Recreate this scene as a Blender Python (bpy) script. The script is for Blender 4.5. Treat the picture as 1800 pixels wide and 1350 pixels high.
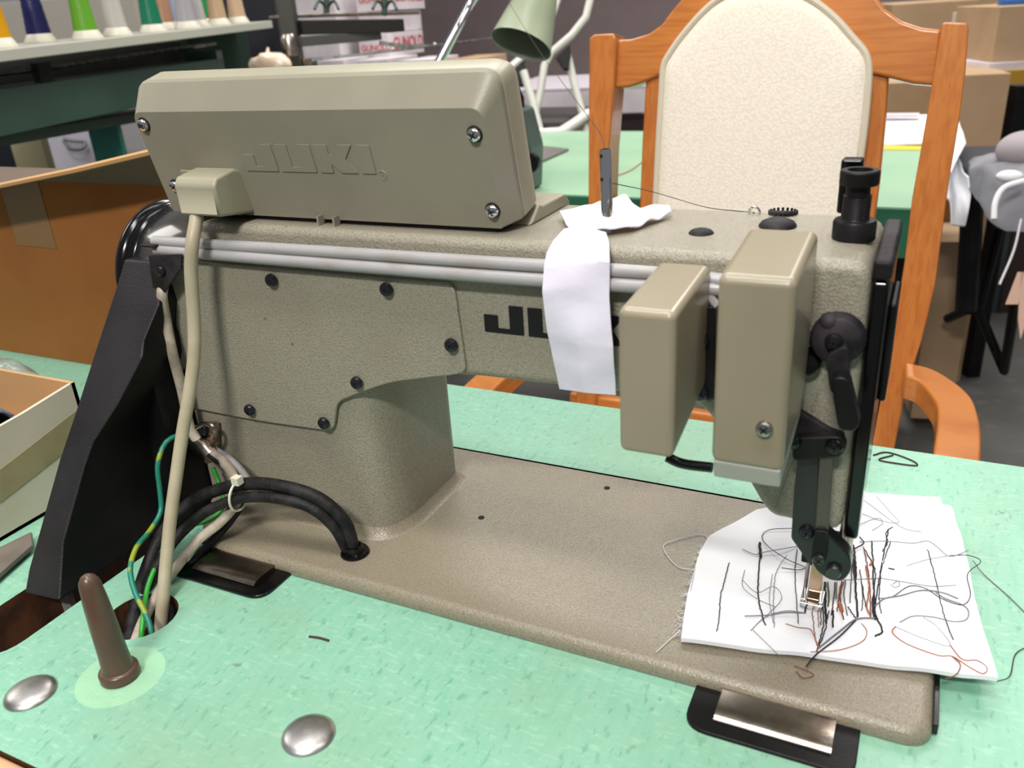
import bpy, bmesh, math, random
from mathutils import Vector, Matrix, noise
random.seed(7)
S = bpy.context.scene
for o in list(bpy.data.objects): bpy.data.objects.remove(o)
# ------------------------------------------------------------------ camera
RR = [(0.9005507, 0.4304935, -0.0606940), (0.1251984, -0.3904908, -0.9120539), (-0.4163337, 0.8137520, -0.4055538)]
RIGHT, DOWN, FWD = [Vector(r) for r in RR]
CAM = Vector((0.44249, -0.33179, 0.31447)); FPX = 1481.85
cd = bpy.data.cameras.new('camera'); cam = bpy.data.objects.new('camera', cd); S.collection.objects.link(cam)
M = Matrix.Identity(4)
for i in range(3):
    M[i][0] = RIGHT[i]; M[i][1] = -DOWN[i]; M[i][2] = -FWD[i]; M[i][3] = CAM[i]
cam.matrix_world = M
cd.sensor_width = 36; cd.lens = FPX/1800*36; cd.clip_start = .01; cd.clip_end = 60
cd.dof.use_dof = True; cd.dof.focus_distance = .56; cd.dof.aperture_fstop = 12
S.camera = cam
# ------------------------------------------------------------------ world, lights, exposure
w = bpy.data.worlds.new('world'); S.world = w; w.use_nodes = True
w.node_tree.nodes['Background'].inputs[0].default_value = (.93, .95, 1, 1)
w.node_tree.nodes['Background'].inputs[1].default_value = .20
def area(name, loc, target, sx, sy, power, col=(1, .97, .92)):
    l = bpy.data.lights.new(name, 'AREA'); l.shape = 'RECTANGLE'; l.size = sx; l.size_y = sy; l.energy = power; l.color = col
    o = bpy.data.objects.new(name, l); S.collection.objects.link(o); o.location = loc
    d = Vector(target)-Vector(loc); o.rotation_euler = d.to_track_quat('-Z', 'Y').to_euler(); return o
area('ceiling_tube_front', (.42, -1.35, 1.55), (.2, .1, 0), 0.4, .12, 30)
area('ceiling_tube_main', (.15, -.38, 2.15), (.2, .1, 0), 1.6, .3, 30)
area('ceiling_tube_overhead', (-.1, .75, 2.1), (.2, .4, 0), 1.8, .3, 9)
area('ceiling_tube_right', (1.6, .2, 2.2), (.4, .2, 0), .3, 1.4, 8)
area('ceiling_tube_middle', (-.6, 2.3, 2.4), (-.6, 2.4, 0), 2.2, .5, 62)
area('ceiling_tube_far', (.8, 3.3, 2.4), (.7, 3.2, 0), 1.6, .5, 42)
area('area_light_left', (-2.6, .2, 1.6), (-1.4, 1.6, .2), 1.2, .8, 14)  # soft area light from the left, aimed towards the embroidery machine
vs = S.view_settings; vs.view_transform = 'Standard'; vs.look = 'None'; vs.gamma = 1; vs.use_curve_mapping = False
vs.exposure = .12
# ------------------------------------------------------------------ geometry helpers
def ray(px, py): return RIGHT*((px-900)/FPX)+DOWN*((py-675)/FPX)+FWD
def at(px, py, ax, v):                     # the point of the plane x|y|z = v seen at that place of the photograph
    d = ray(px, py); i = 'xyz'.index(ax); return CAM+d*((v-CAM[i])/d[i])
def far(px, py, depth): return CAM+ray(px, py)*depth
def onplane(px, py, p, n):
    d = ray(px, py); n = Vector(n); return CAM+d*((Vector(p)-CAM).dot(n)/d.dot(n))
def XZ(y, *pts): return [(q.x, q.z) for q in (at(a, b, 'y', y) for a, b in pts)]
def smooth(pts, n=8, closed=False):
    pts = [Vector(p) for p in pts]; out = []; N = len(pts)
    rng = range(N) if closed else range(N-1)
    for i in rng:
        p1, p2 = pts[i], pts[(i+1) % N]
        p0 = pts[(i-1) % N] if (closed or i > 0) else p1*2-p2
        p3 = pts[(i+2) % N] if (closed or i < N-2) else p2*2-p1
        for k in range(n):
            t = k/n
            out.append(.5*((2*p1)+(p2-p0)*t+(2*p0-5*p1+4*p2-p3)*t*t+(3*p1-p0-3*p2+p3)*t**3))
    if not closed: out.append(pts[-1])
    return out
def fillet(poly, radii, n=6):              # round the corners of a 2D polygon
    out = []; N = len(poly)
    for i, p in enumerate(poly):
        r = radii[i] if isinstance(radii, (list, tuple)) else radii
        if r <= 0: out.append(tuple(p)); continue
        p = Vector(p[:2]); a = (Vector(poly[i-1][:2])-p); b = (Vector(poly[(i+1) % N][:2])-p)
        la, lb = a.length, b.length; a.normalize(); b.normalize(); d = min(r, la*.49, lb*.49)
        A, B = p+a*d, p+b*d
        for k in range(n+1):
            t = k/n; q = A*(1-t)**2+p*2*t*(1-t)+B*t*t; out.append((q.x, q.y))
    return out
def wloc(o):
    v = Vector((0, 0, 0))
    while o is not None: v += o.location; o = o.parent
    return v
class MB:
    def __init__(s): s.bm = bmesh.new(); s.mi = 0
    def face(s, vs):
        try: f = s.bm.faces.new(vs); f.material_index = s.mi; return f
        except ValueError: return None
    def loft(s, loops, close=True, cap=True):
        L = [[s.bm.verts.new(p) for p in lp] for lp in loops]; n = len(L[0])
        for a, b in zip(L, L[1:]):
            for i in range(n if close else n-1): s.face([a[i], a[(i+1) % n], b[(i+1) % n], b[i]])
        if cap: s.face(L[0][::-1]); s.face(L[-1])
        return L
    def prism(s, poly, ax, a, b):          # 2D polygon pushed along an axis
        def P(u, v, w): return {'y': (u, w, v), 'z': (u, v, w), 'x': (w, u, v)}[ax]
        s.loft([[P(u, v, a) for u, v in poly], [P(u, v, b) for u, v in poly]]); return s
    def rprism(s, poly, ax, a, b, r, ra=True, rb=True, n=4):
        def P(u, v, w): return {'y': (u, w, v), 'z': (u, v, w), 'x': (w, u, v)}[ax]
        A2 = sum(poly[i-1][0]*poly[i][1]-poly[i][0]*poly[i-1][1] for i in range(len(poly))); sg = 1 if A2 > 0 else -1
        def inset(d):
            out = []; N = len(poly)
            for i in range(N):
                p = Vector(poly[i]); e1 = (p-Vector(poly[i-1])).normalized(); e2 = (Vector(poly[(i+1) % N])-p).normalized()
                n1, n2 = Vector((-e1.y, e1.x))*sg, Vector((-e2.y, e2.x))*sg; m = (n1+n2); L = max(m.length, .3); m = m/L
                out.append(tuple(p+m*d/max(m.dot(n1), .5)))
            return out
        L = []; dr = 1 if b > a else -1
        if ra: L += [(inset(r*(1-math.sin(math.pi/2*k/n))), a+dr*r*(1-math.cos(math.pi/2*k/n))) for k in range(n)]+[(poly, a+dr*r)]
        else: L += [(poly, a)]
        if rb: L += [(poly, b-dr*r)]+[(inset(r*(1-math.cos(math.pi/2*k/n))), b-dr*r*(1-math.sin(math.pi/2*k/n))) for k in range(1, n+1)]
        else: L += [(poly, b)]
        s.loft([[P(u, v, w_) for u, v in q] for q, w_ in L]); return s
    def box(s, lo, hi, rot=None, piv=None):
        c = [Vector((x, y, z)) for z in (lo[2], hi[2]) for x, y in ((lo[0], lo[1]), (hi[0], lo[1]), (hi[0], hi[1]), (lo[0], hi[1]))]
        if rot is not None:
            piv = Vector(piv or (0, 0, 0)); m = rot if isinstance(rot, Matrix) else Matrix.Rotation(rot, 3, 'Z'); c = [piv+m@(q-piv) for q in c]
        s.loft([c[:4], c[4:]]); return s
    def lathe(s, prof, org=(0, 0, 0), ax=(0, 0, 1), n=24, cap=True):   # prof: (radius, height)
        ax = Vector(ax).normalized(); u = ax.orthogonal().normalized(); v = ax.cross(u); o = Vector(org)
        s.loft([[o+ax*h+(u*math.cos(2*math.pi*k/n)+v*math.sin(2*math.pi*k/n))*max(r, 1e-5) for k in range(n)] for r, h in prof], cap=cap); return s
    def cyl(s, a, b, r, r2=None, n=20):
        a = Vector(a); b = Vector(b); s.lathe([(r, 0), (r if r2 is None else r2, (b-a).length)], a, b-a, n); return s
    def tube(s, pts, r, n=10, sm=6, flat=1, closed=False):
        pts = smooth(pts, sm, closed) if sm else [Vector(p) for p in pts]; loops = []; u = None
        for i, p in enumerate(pts):
            t = (pts[(i+1) % len(pts)] if closed or i < len(pts)-1 else p)-(pts[i-1] if closed or i else p)
            if t.length < 1e-9: t = Vector((0, 0, 1))
            t.normalize(); u = t.orthogonal() if u is None else (u-t*u.dot(t)); u.normalize(); v = t.cross(u)
            rr = r(i/(len(pts)-1)) if callable(r) else r
            loops.append([p+(u*math.cos(2*math.pi*k/n)+v*math.sin(2*math.pi*k/n)*flat)*rr for k in range(n)])
        if closed: loops.append(loops[0])
        s.loft(loops, cap=not closed); return s
    def ball(s, c, r, n=12, sc=(1, 1, 1)):
        c = Vector(c); L = []
        for i in range(n+1):
            a = math.pi*i/n; L.append([c+Vector((max(math.sin(a), 1e-3)*math.cos(2*math.pi*k/(2*n))*sc[0], max(math.sin(a), 1e-3)*math.sin(2*math.pi*k/(2*n))*sc[1], -math.cos(a)*sc[2]))*r for k in range(2*n)])
        s.loft(L); return s
    def coons(s, B, R, T, L, nu=30, nv=30, amp=0, fr=40, thick=0, lift=None):
        # B from left to right, T left to right, L and R from bottom to top
        def samp(pl, t):
            pl = [Vector(p) for p in pl]; ln = [(b-a).length for a, b in zip(pl, pl[1:])]; d = t*sum(ln)
            for a, b, l in zip(pl, pl[1:], ln):
                if d <= l+1e-12: return a.lerp(b, d/max(l, 1e-9))
                d -= l
            return pl[-1]
        c = [[None]*(nu+1) for _ in range(nv+1)]
        P00, P10, P01, P11 = Vector(B[0]), Vector(B[-1]), Vector(T[0]), Vector(T[-1])
        for j in range(nv+1):
            for i in range(nu+1):
                u, v = i/nu, j/nv
                p = samp(B, u)*(1-v)+samp(T, u)*v+samp(L, v)*(1-u)+samp(R, v)*u-(P00*(1-u)*(1-v)+P10*u*(1-v)+P01*(1-u)*v+P11*u*v)
                if lift: p = p+lift(u, v)
                c[j][i] = p
        nrm = (P10-P00).cross(P01-P00).normalized()
        for row in c:
            for i, p in enumerate(row): row[i] = p+nrm*noise.noise(p*fr)*amp
        f = [[s.bm.verts.new(p+nrm*thick) for p in row] for row in c]
        for j in range(nv):
            for i in range(nu): s.face([f[j][i], f[j][i+1], f[j+1][i+1], f[j+1][i]])
        if thick:
            g = [[s.bm.verts.new(p) for p in row] for row in c]
            for j in range(nv):
                for i in range(nu): s.face([g[j+1][i], g[j+1][i+1], g[j][i+1], g[j][i]])
            rim = [(0, i) for i in range(nu)]+[(j, nu) for j in range(nv)]+[(nv, i) for i in range(nu, 0, -1)]+[(j, 0) for j in range(nv, 0, -1)]
            for a, b in zip(rim, rim[1:]+rim[:1]): s.face([g[a[0]][a[1]], g[b[0]][b[1]], f[b[0]][b[1]], f[a[0]][a[1]]])
        return s
    def build(s, name, mat, parent=None, bevel=0, seg=3, flat=False, weld=True, wn=False):
        bm = s.bm
        if weld: bmesh.ops.remove_doubles(bm, verts=bm.verts, dist=1e-6)
        bmesh.ops.recalc_face_normals(bm, faces=bm.faces)
        off = wloc(parent) if parent else Vector((0, 0, 0))
        for v in bm.verts: v.co -= off
        me = bpy.data.meshes.new(name); bm.to_mesh(me); bm.free()
        for m in (mat if isinstance(mat, (list, tuple)) else [mat]): me.materials.append(m)
        for p in me.polygons: p.use_smooth = not flat
        o = bpy.data.objects.new(name, me); S.collection.objects.link(o)
        if parent: o.parent = parent
        if wn: me.set_sharp_from_angle(angle=math.radians(50)); k = o.modifiers.new('wn', 'WEIGHTED_NORMAL'); k.keep_sharp = True; k.weight = 80; return o
        if bevel:
            b = o.modifiers.new('bevel', 'BEVEL'); b.width = bevel; b.segments = seg; b.limit_method = 'ANGLE'; b.angle_limit = math.radians(35); b.harden_normals = True
        elif not flat: me.set_sharp_from_angle(angle=math.radians(38))
        return o
def tag(o, label=None, cat=None, group=None, kind=None):
    if label: o['label'] = label
    if cat: o['category'] = cat
    if group: o['group'] = group
    if kind: o['kind'] = kind
    return o
def thing(name, loc, label, cat, group=None):
    o = bpy.data.objects.new(name, None); S.collection.objects.link(o); o.location = loc; o.empty_display_size = .02
    return tag(o, label, cat, group)
def copy_tree(o, parent=None):
    c = o.copy(); S.collection.objects.link(c); c.parent = parent
    for ch in list(o.children): copy_tree(ch, c)
    return c
def text_mesh(s, org, ux, uy, size, ext=.0003):      # lettering laid on a surface: (verts world)
    cu = bpy.data.curves.new('t', 'FONT'); cu.body = s; cu.size = 1; cu.offset = .018; cu.extrude = 0; cu.resolution_u = 3
    o = bpy.data.objects.new('t', cu); S.collection.objects.link(o)
    me = bpy.data.meshes.new_from_object(o.evaluated_get(bpy.context.evaluated_depsgraph_get()))
    ux = Vector(ux).normalized(); uy = Vector(uy).normalized(); n = ux.cross(uy)
    mb = MB(); mb.bm.from_mesh(me)
    for v in mb.bm.verts: v.co = Vector(org)+ux*v.co.x*size+uy*v.co.y*size+n*ext
    bpy.data.objects.remove(o); bpy.data.curves.remove(cu); bpy.data.meshes.remove(me); return mb
# ------------------------------------------------------------------ materials
def srgb(c):
    if isinstance(c, str): c = [int(c[i:i+2], 16)/255 for i in (0, 2, 4)]
    return [((x/12.92) if x <= .04045 else ((x+.055)/1.055)**2.4) for x in c]+[1]
class MT:
    def __init__(s, name, col, rough=.5, metal=0, spec=.5, coat=0):
        s.m = bpy.data.materials.new(name); s.m.use_nodes = True; s.N = s.m.node_tree.nodes; s.L = s.m.node_tree.links
        s.b = s.N['Principled BSDF']; s.b.inputs['Base Color'].default_value = srgb(col); s.b.inputs['Roughness'].default_value = rough
        s.b.inputs['Metallic'].default_value = metal; s.b.inputs['Specular IOR Level'].default_value = spec; s.b.inputs['Coat Weight'].default_value = coat
        s.tc = s.N.new('ShaderNodeTexCoord'); s.col = None; s.base = srgb(col)
    def map(s, scale=(1, 1, 1), rot=(0, 0, 0)):
        mp = s.N.new('ShaderNodeMapping'); mp.inputs['Scale'].default_value = scale; mp.inputs['Rotation'].default_value = rot
        s.L.new(s.tc.outputs['Object'], mp.inputs['Vector']); return mp.outputs[0]
    def noise(s, sc, det=3, scale=(1, 1, 1), rot=(0, 0, 0), dist=0):
        n = s.N.new('ShaderNodeTexNoise'); n.inputs['Scale'].default_value = sc; n.inputs['Detail'].default_value = det; n.inputs['Distortion'].default_value = dist
        s.L.new(s.map(scale, rot), n.inputs['Vector']); return n.outputs[0]
    def ramp(s, f, a, b, ca=0, cb=1):
        r = s.N.new('ShaderNodeMapRange'); r.inputs[1].default_value = a; r.inputs[2].default_value = b; r.inputs[3].default_value = ca; r.inputs[4].default_value = cb
        s.L.new(f, r.inputs[0]); return r.outputs[0]
    def mix(s, fac, col):
        x = s.N.new('ShaderNodeMix'); x.data_type = 'RGBA'; s.L.new(fac, x.inputs[0])
        if s.col is None: x.inputs[6].default_value = s.base
        else: s.L.new(s.col, x.inputs[6])
        x.inputs[7].default_value = srgb(col); s.col = x.outputs[2]; s.L.new(s.col, s.b.inputs['Base Color']); return s
    def bump(s, f, st=.3, dist=.001):
        b = s.N.new('ShaderNodeBump'); b.inputs['Strength'].default_value = st; b.inputs['Distance'].default_value = dist
        s.L.new(f, b.inputs['Height']); s.L.new(b.outputs[0], s.b.inputs['Normal']); return s
    def rough(s, f, a, b): s.L.new(s.ramp(f, .3, .7, a, b), s.b.inputs['Roughness']); return s
def simple(name, col, rough=.5, metal=0, var=None, sc=30, bump=0, bsc=300, **k):
    m = MT(name, col, rough, metal, **k)
    if var: m.mix(m.ramp(m.noise(sc, 4), .4, .65), var)
    if bump: m.bump(m.noise(bsc, 2), bump)
    return m.m
def hammer(name, col, dark, rough=.38, st=.55):
    m = MT(name, col, rough); n = m.noise(950, 2, dist=.6)
    m.mix(m.ramp(n, .46, .64, 0, .75), dark); m.mix(m.ramp(m.noise(14, 4), .5, .75, 0, .3), '7d7264'); m.mix(m.ramp(m.noise(130, 2), .76, .79, 0, .7), '3a332b'); m.bump(n, st, .0012); return m.m
KH = hammer('khaki_hammertone', '969080', '7c7768', .30, .55)
KHB = hammer('khaki_hammertone_bed', '8b8270', '746c5c', .27, .32)
KP = simple('khaki_plastic', '8d8978', .42, var='858171', sc=12, bump=.06, bsc=900)
KPL = simple('beige_plastic', '9c9782', .4, var='94907c', sc=15, bump=.05, bsc=900)
KB = simple('khaki_gloss_paint', '948a75', .27, var='8a816b', sc=10, coat=.2)
GREYP = simple('grey_plastic_edge', 'a5a39c', .4)
BLK = simple('black_satin', '0f0f10', .42, var='191718', sc=25, bump=.1, bsc=500, spec=.22)
BLKD = simple('black_dusty', '151315', .6, var='332e33', sc=60, bump=.15, bsc=700, spec=.25)
BLKG = simple('black_gloss', '060607', .16, spec=.4)
BLKC = simple('charcoal_crinkle', '1d1c1f', .48, var='282628', sc=20, bump=.3, bsc=650, spec=.3)
SMOKE = MT('smoked_polished_plastic', '1a1816', .16, coat=.6); SMOKE.mix(SMOKE.ramp(SMOKE.noise(9, 2, (3, 1, 1)), .45, .7, 0, .6), '4d473c'); SMOKE = SMOKE.m
CHR = simple('chrome', 'd8d8da', .08, 1)
STL = simple('steel', 'a9a7a6', .28, 1, var='7d7875', sc=60)
STLB = MT('brushed_dull_steel', 'b5aaa0', .24, 1); STLB.mix(STLB.ramp(STLB.noise(70, 4), .45, .7), '8f7f70').bump(STLB.noise(400, 2, (1, 8, 8)), .05); STLB = STLB.m
SCR = simple('black_oxide', '3a3a42', .22, .8)
DSTL = simple('dull_dark_steel', '4a4c4c', .3, .8)
BOLT = simple('bolt_metal', 'd2cfce', .36, 1, var='b5b0ac', sc=90)
SLOT = simple('recess_black', '050505', .8)
GOLD = simple('worn_gold_steel', 'cfae92', .2, .9)
GREYT = MT('grey_conduit', 'a3a1a3', .33); GREYT.mix(GREYT.ramp(GREYT.noise(25, 4, (1, 3, 3)), .5, .7, 0, .6), '8d7f6e'); GREYT = GREYT.m
CABB = simple('beige_cable', 'aea48c', .45, var='a0957d', sc=40)
CABG = simple('grey_cable', '8a8787', .5, var='7f7a78', sc=70)
CABD = simple('dirty_pale_cable', 'b0a494', .55, var='84786a', sc=80)
CABK = simple('black_rubber_cable', '151415', .55, var='2c292a', sc=120, bump=.3, bsc=900, spec=.25)
GRN = simple('bright_green_wire', '2f9a35', .35)
m = MT('green_yellow_wire', '1f7a66', .35); m.mix(m.ramp(m.noise(60, 1, (1, 1, 1), dist=.5), .56, .6), '8a9a2c'); GYW = m.m
WHT = simple('white_nylon', 'd8d2c2', .4)
BRN = simple('brown_plastic', '5b4438', .3, var='533d32', sc=30)
PRINT = simple('black_print', '0b0b0d', .45)
# laminate of the table
m = MT('green_laminate', '85b79f', .42)
st = m.noise(260, 3, (1, .16, 1), (0, 0, .5)); m.mix(m.ramp(st, .42, .66, 0, .7), '79b398')
m.mix(m.ramp(m.noise(420, 2, (.35, 1, 1), (0, 0, -.35)), .55, .72, 0, .5), 'a5cdb0')
m.mix(m.ramp(m.noise(340, 2, (1, .4, 1)), .60, .72, 0, .5), '4f8873')
m.mix(m.ramp(m.noise(9, 5), .5, .75, 0, .55), '84a285')
m.mix(m.ramp(m.noise(75, 3), .70, .76, 0, .55), '4e6055')
vd = m.N.new('ShaderNodeVectorMath'); vd.operation = 'DISTANCE'; mpp = m.map((1, 1, 0)); m.L.new(mpp, vd.inputs[0]); vd.inputs[1].default_value = (.0735-.1, -.1085-.06, 0)
m.mix(m.ramp(vd.outputs['Value'], .0232, .0238, .6, 0), 'a5d3aa')
m.bump(m.noise(500, 2), .06, .0005); LAM = m.m
WOODD = MT('raw_dark_wood_edge', '5a3519', .6); WOODD.mix(WOODD.ramp(WOODD.noise(60, 3, (6, 1, 1)), .4, .7), '2c170b'); WOODD = WOODD.m
WOODL = MT('pale_wood_edge', 'd9b088', .5); WOODL.mix(WOODL.ramp(WOODL.noise(50, 3, (.2, 3, 3)), .4, .7), 'c69a70'); WOODL = WOODL.m
m = MT('orange_beech', 'bd7536', .26, coat=.25); g = m.noise(14, 4, (1, 1, 16), dist=.4); m.mix(m.ramp(g, .42, .68, 0, .8), 'a65c24'); m.mix(m.ramp(m.noise(3, 2), .4, .7, 0, .4), 'd08441'); CHW = m.m
m = MT('orange_beech_upright', 'bf7535', .26, coat=.25); g = m.noise(14, 4, (14, 14, .8), dist=.4); m.mix(m.ramp(g, .42, .68, 0, .8), 'ac6028'); CHV = m.m
m = MT('cream_upholstery', 'ece2d4', .7)
wv = m.N.new('ShaderNodeTexVoronoi'); wv.inputs['Scale'].default_value = 300; m.L.new(m.map((1, 1, 1), (0, .78, 0)), wv.inputs['Vector'])
m.mix(m.ramp(wv.outputs['Distance'], .2, .7, 0, .35), 'cfc2ac'); m.bump(wv.outputs['Distance'], .28, .0012); CREAM = m.m
PIPE = simple('cream_piping', 'c9bfab', .6)
CLOTH = MT('white_felt', 'eeeef2', .85, spec=.2); CLOTH.mix(CLOTH.ramp(CLOTH.noise(30, 4), .5, .8, 0, .5), 'd8dbe6').bump(CLOTH.noise(260, 4), .35, .0006); CLOTH = CLOTH.m
CLOTH2 = MT('white_knit_strip', 'e1dcec', .85, spec=.2); CLOTH2.bump(CLOTH2.noise(300, 3), .25, .0006); CLOTH2 = CLOTH2.m
def card(name, a, b): 
    m = MT(name, a, .75, spec=.2); m.mix(m.ramp(m.noise(6, 4), .45, .7, 0, .7), b); m.bump(m.noise(40, 3, (.3, 1, 8)), .08); return m.m
CARD = card('kraft_card', 'b07f4f', '9b6b3d'); CARD2 = card('pale_kraft_card', 'b09476', 'a08465'); CARDD = card('orange_kraft_card', '9a6333', '7d4c26')
CARDW = card('white_lined_card', 'c3bba8', 'b0a690'); TAPE = simple('brown_tape', '9a8f6c', .3, var='8a7c5c'); CARDI = card('inner_kraft', 'c39a6d', 'b08655')
GUNW = simple('white_box_card', 'dad2d6', .7, var='c8bec4', sc=8); RED = simple('red_print', 'c0303c', .6); GREYI = simple('grey_pencil', '6d6d78', .7)
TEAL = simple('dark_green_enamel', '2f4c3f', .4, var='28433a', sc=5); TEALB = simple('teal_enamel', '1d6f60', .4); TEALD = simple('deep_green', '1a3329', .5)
MAUVE = simple('pale_mauve_top', 'c3bac4', .5)
NAVY = simple('navy_black_panel', '14151f', .45); WALLM = simple('mauve_grey_wall', '8a7a7a', .85, var='7b6c6c', sc=1.5)
FLOORM = MT('dark_concrete', '63625f', .55); FLOORM.mix(FLOORM.ramp(FLOORM.noise(3, 6), .42, .66), '4a4947').mix(FLOORM.ramp(FLOORM.noise(22, 4), .6, .75, 0, .5), '7f7d79'); FLOORM = FLOORM.m
WHTM = simple('white_enamel', 'd2cfc8', .3); PALEG = simple('pale_green_enamel', 'a4ad94', .28, var='98a289', sc=9); PALEGI = simple('shade_inner', '7b8a7c', .5)
GTOP = simple('soft_green_laminate', '9cbf9f', .45, var='8fb697', sc=4); GEDGE = simple('dark_green_edge', '1f6044', .5)
YEL = simple('yellow_tape', 'd8c63a', .5); GREYF = simple('grey_jersey', '8a8a90', .9, var='6a6a70', sc=8, bump=.4, bsc=60); PINKF = simple('mauve_grey_cloth', 'a2989c', .9, bump=.4, bsc=40)
DENIM = simple('blue_grey_cloth_roll', '4f566a', .9, var='606880', sc=200, bump=.4, bsc=600)
PLAS = MT('clear_bubble_plastic', 'e8ece8', .15); PLAS.b.inputs['Transmission Weight'].default_value = .75; PLAS.bump(PLAS.noise(160, 2), .8, .002); PLAS = PLAS.m
# ------------------------------------------------------------------ the setting
FZ = -.76
def struct(name, mb, mat): return tag(mb.build(name, mat, flat=True), kind='structure')
struct('floor', MB().box((-7, -2, FZ-.05), (5, 7, FZ)), FLOORM)
struct('wall_back', MB().box((-7, 5.6, FZ), (5, 5.7, 3.2)), WALLM)
# ------------------------------------------------------------------ the sewing table
TZ = -.009
tb = thing('sewing_table', (.1, .06, FZ), 'mint green laminate sewing table carrying the khaki sewing machine', 'table')
def slab(outer, holes, z0, z1, name, mats, parent):
    mb = MB(); bm = mb.bm; rings = []
    for lp in [outer]+holes:
        top = [bm.verts.new((x, y, z1)) for x, y in lp]; bot = [bm.verts.new((x, y, z0)) for x, y in lp]; rings.append((top, bot))
    for which in (0, 1):
        es = []
        for r in rings:
            v = r[which]; es += [bm.edges.new((v[i], v[(i+1) % len(v)])) for i in range(len(v))]
        g = bmesh.ops.triangle_fill(bm, edges=es, use_beauty=True)
        for f in g['geom']:
            if isinstance(f, bmesh.types.BMFace): f.material_index = 0
    mb.mi = 1
    for t, b in rings:
        for i in range(len(t)): mb.face([t[i], t[(i+1) % len(t)], b[(i+1) % len(t)], b[i]])
    return mb.build(name, mats, parent, flat=True)
def rrect(x0, y0, x1, y1, r): return fillet([(x0, y0), (x1, y0), (x1, y1), (x0, y1)], r)
hole_bed = rrect(.012, .006, .4745, .1815, .006)
hole_slot = rrect(-.052, -.128, -.0065, .17, .02)
hole_cab = [(.043+.0215*math.cos(a), -.066+.0215*math.sin(a)) for a in [2*math.pi*k/28 for k in range(28)]]
slab(rrect(-.64, -.170, .62, .298, .012), [hole_bed, hole_slot, hole_cab], TZ-.038, TZ, 'tabletop', [LAM, WOODD], tb)
MB().box((-.64, -.186, TZ-.038), (.62, -.1708, TZ-.0012)).build('edge_band', WOODL, tb, bevel=.003)
for x in (-.58, .56):
    mb = MB().box((x-.02, -.02, FZ+.04), (x+.02, .02, TZ-.042)).box((x-.02, .2, FZ+.04), (x+.02, .24, TZ-.042)).box((x-.02, -.15, FZ), (x+.02, .28, FZ+.04)).box((x-.02, -.15, TZ-.06), (x+.02, .28, TZ-.038))
    mb.build('leg_frame', GREYP, tb, bevel=.003)
for cx, cy in ((.0372, -.1372), (.1987, -.1025)):
    MB().lathe([(.0132, 0), (.0134, .0006), (.0128, .0018), (.0105, .0030), (.007, .0038), (.0035, .0042), (0, .0043)], (cx, cy, TZ), n=32).build('bolt_head', BOLT, tb)['label'] = 'domed polished metal bolt head'
# the brown peg
pg = MB().lathe([(.0098, 0), (.0105, .0008), (.0106, .005), (.0098, .0062), (.0086, .0066), (.0080, .009), (.0075, .018), (.0071, .035), (.0064, .05), (.0056, .061), (.0050, .064), (.0036, .0665), (.0015, .068), (0, .0683)], (.0735, -.1085, TZ), (-.02, .0, 1), 32)
tag(pg.build('support_peg', BRN), 'brown plastic tapered peg standing upright on the green table', 'peg')
# hinge pads under the bed edge
hr = thing('hinge_pad', (.406, -.005, TZ), 'black rubber hinge pad with bright metal plate under the right bed corner', 'hinge', 'hinge pads under the machine bed')
MB().prism(fillet([(.367, -.0285), (.4455, -.0285), (.4455, .02), (.367, .02)], [.012, .009, .002, .002]), 'z', TZ, TZ+.0022).build('rubber_pad', BLK, hr, bevel=.0007)
def hplate(x0, x1, par):
    prof = [(.02, TZ+.0022), (-.0190, TZ+.0022), (-.0205, TZ+.0027), (-.0200, TZ+.0036), (-.0180, TZ+.0045), (-.0155, TZ+.0050), (-.0125, TZ+.0051), (-.009, TZ+.0048), (-.003, TZ+.0046), (.004, TZ+.0050), (.02, TZ+.0052)]
    MB().prism(prof, 'x', x0, x1).build('metal_plate', STLB, par)
hplate(.3805, .4345, hr)
hl = thing('hinge_pad', (.07, -.005, TZ), 'oily black hinge pad under the left bed end beside the cables', 'hinge', 'hinge pads under the machine bed')
MB().prism(fillet([(.030, -.0285), (.1045, -.0285), (.1045, .02), (.030, .02)], [.004, .012, .002, .002]), 'z', TZ, TZ+.0022).build('rubber_pad', BLKG, hl, bevel=.0007)
hplate(.040, .092, hl)
# ------------------------------------------------------------------ the sewing machine
sm = thing('sewing_machine', (.22, .09, 0), 'khaki hammertone industrial sewing machine with black belt cover and control box', 'sewing machine')
bed_poly = fillet([(.0, .03), (.03, .0), (.476, 0), (.476, .1785), (0, .1785)], [.012, .02, .014, .004, .004])
bed = MB().rprism(bed_poly, 'z', TZ+.0006, 0, .0062, False, True, 6).build('bed', KHB, sm, wn=True)
mb = MB().box((.02, .012, -.05), (.47, .175, -.0084)); mb.build('bed_underside', BLK, sm)
mb = MB().prism(fillet([(.4755, .011), (.478, .011), (.478, .176), (.4755, .176)], 0), 'z', TZ+.001, -.0015); mb.build('end_plate', BLKG, sm, bevel=.0005)
# arm and column
arm = [(.030, .1705), (.034, .207), (.4255, .207), (.4255, .068), (.4025, .0715), (.392, .0715), (.3868, .0765), (.3593, .1225), (.3505, .1305), (.3, .129), (.22, .127), (.195, .1245), (.172, .118), (.15, .107), (.12, .10), (-.002, .10)]
arm[-1:] = [(-.002, .10), (-.002, .1705)]
mb = MB().rprism(fillet(arm, [.004, .012, .011, .011, .008, .008, .010, .012, .012, .02, .02, .02, .02, .02, 0, 0, .012], 4), 'y', .045, .134, .0055)
col = fillet([(-.002, .046), (.146, .046), (.1565, .066), (.1565, .134), (-.002, .134)], [.001, .022, .018, .01, .001], 8)
mb.prism(col, 'z', -.001, .125)
mb.build('arm_casting', KH, sm, wn=True)
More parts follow.
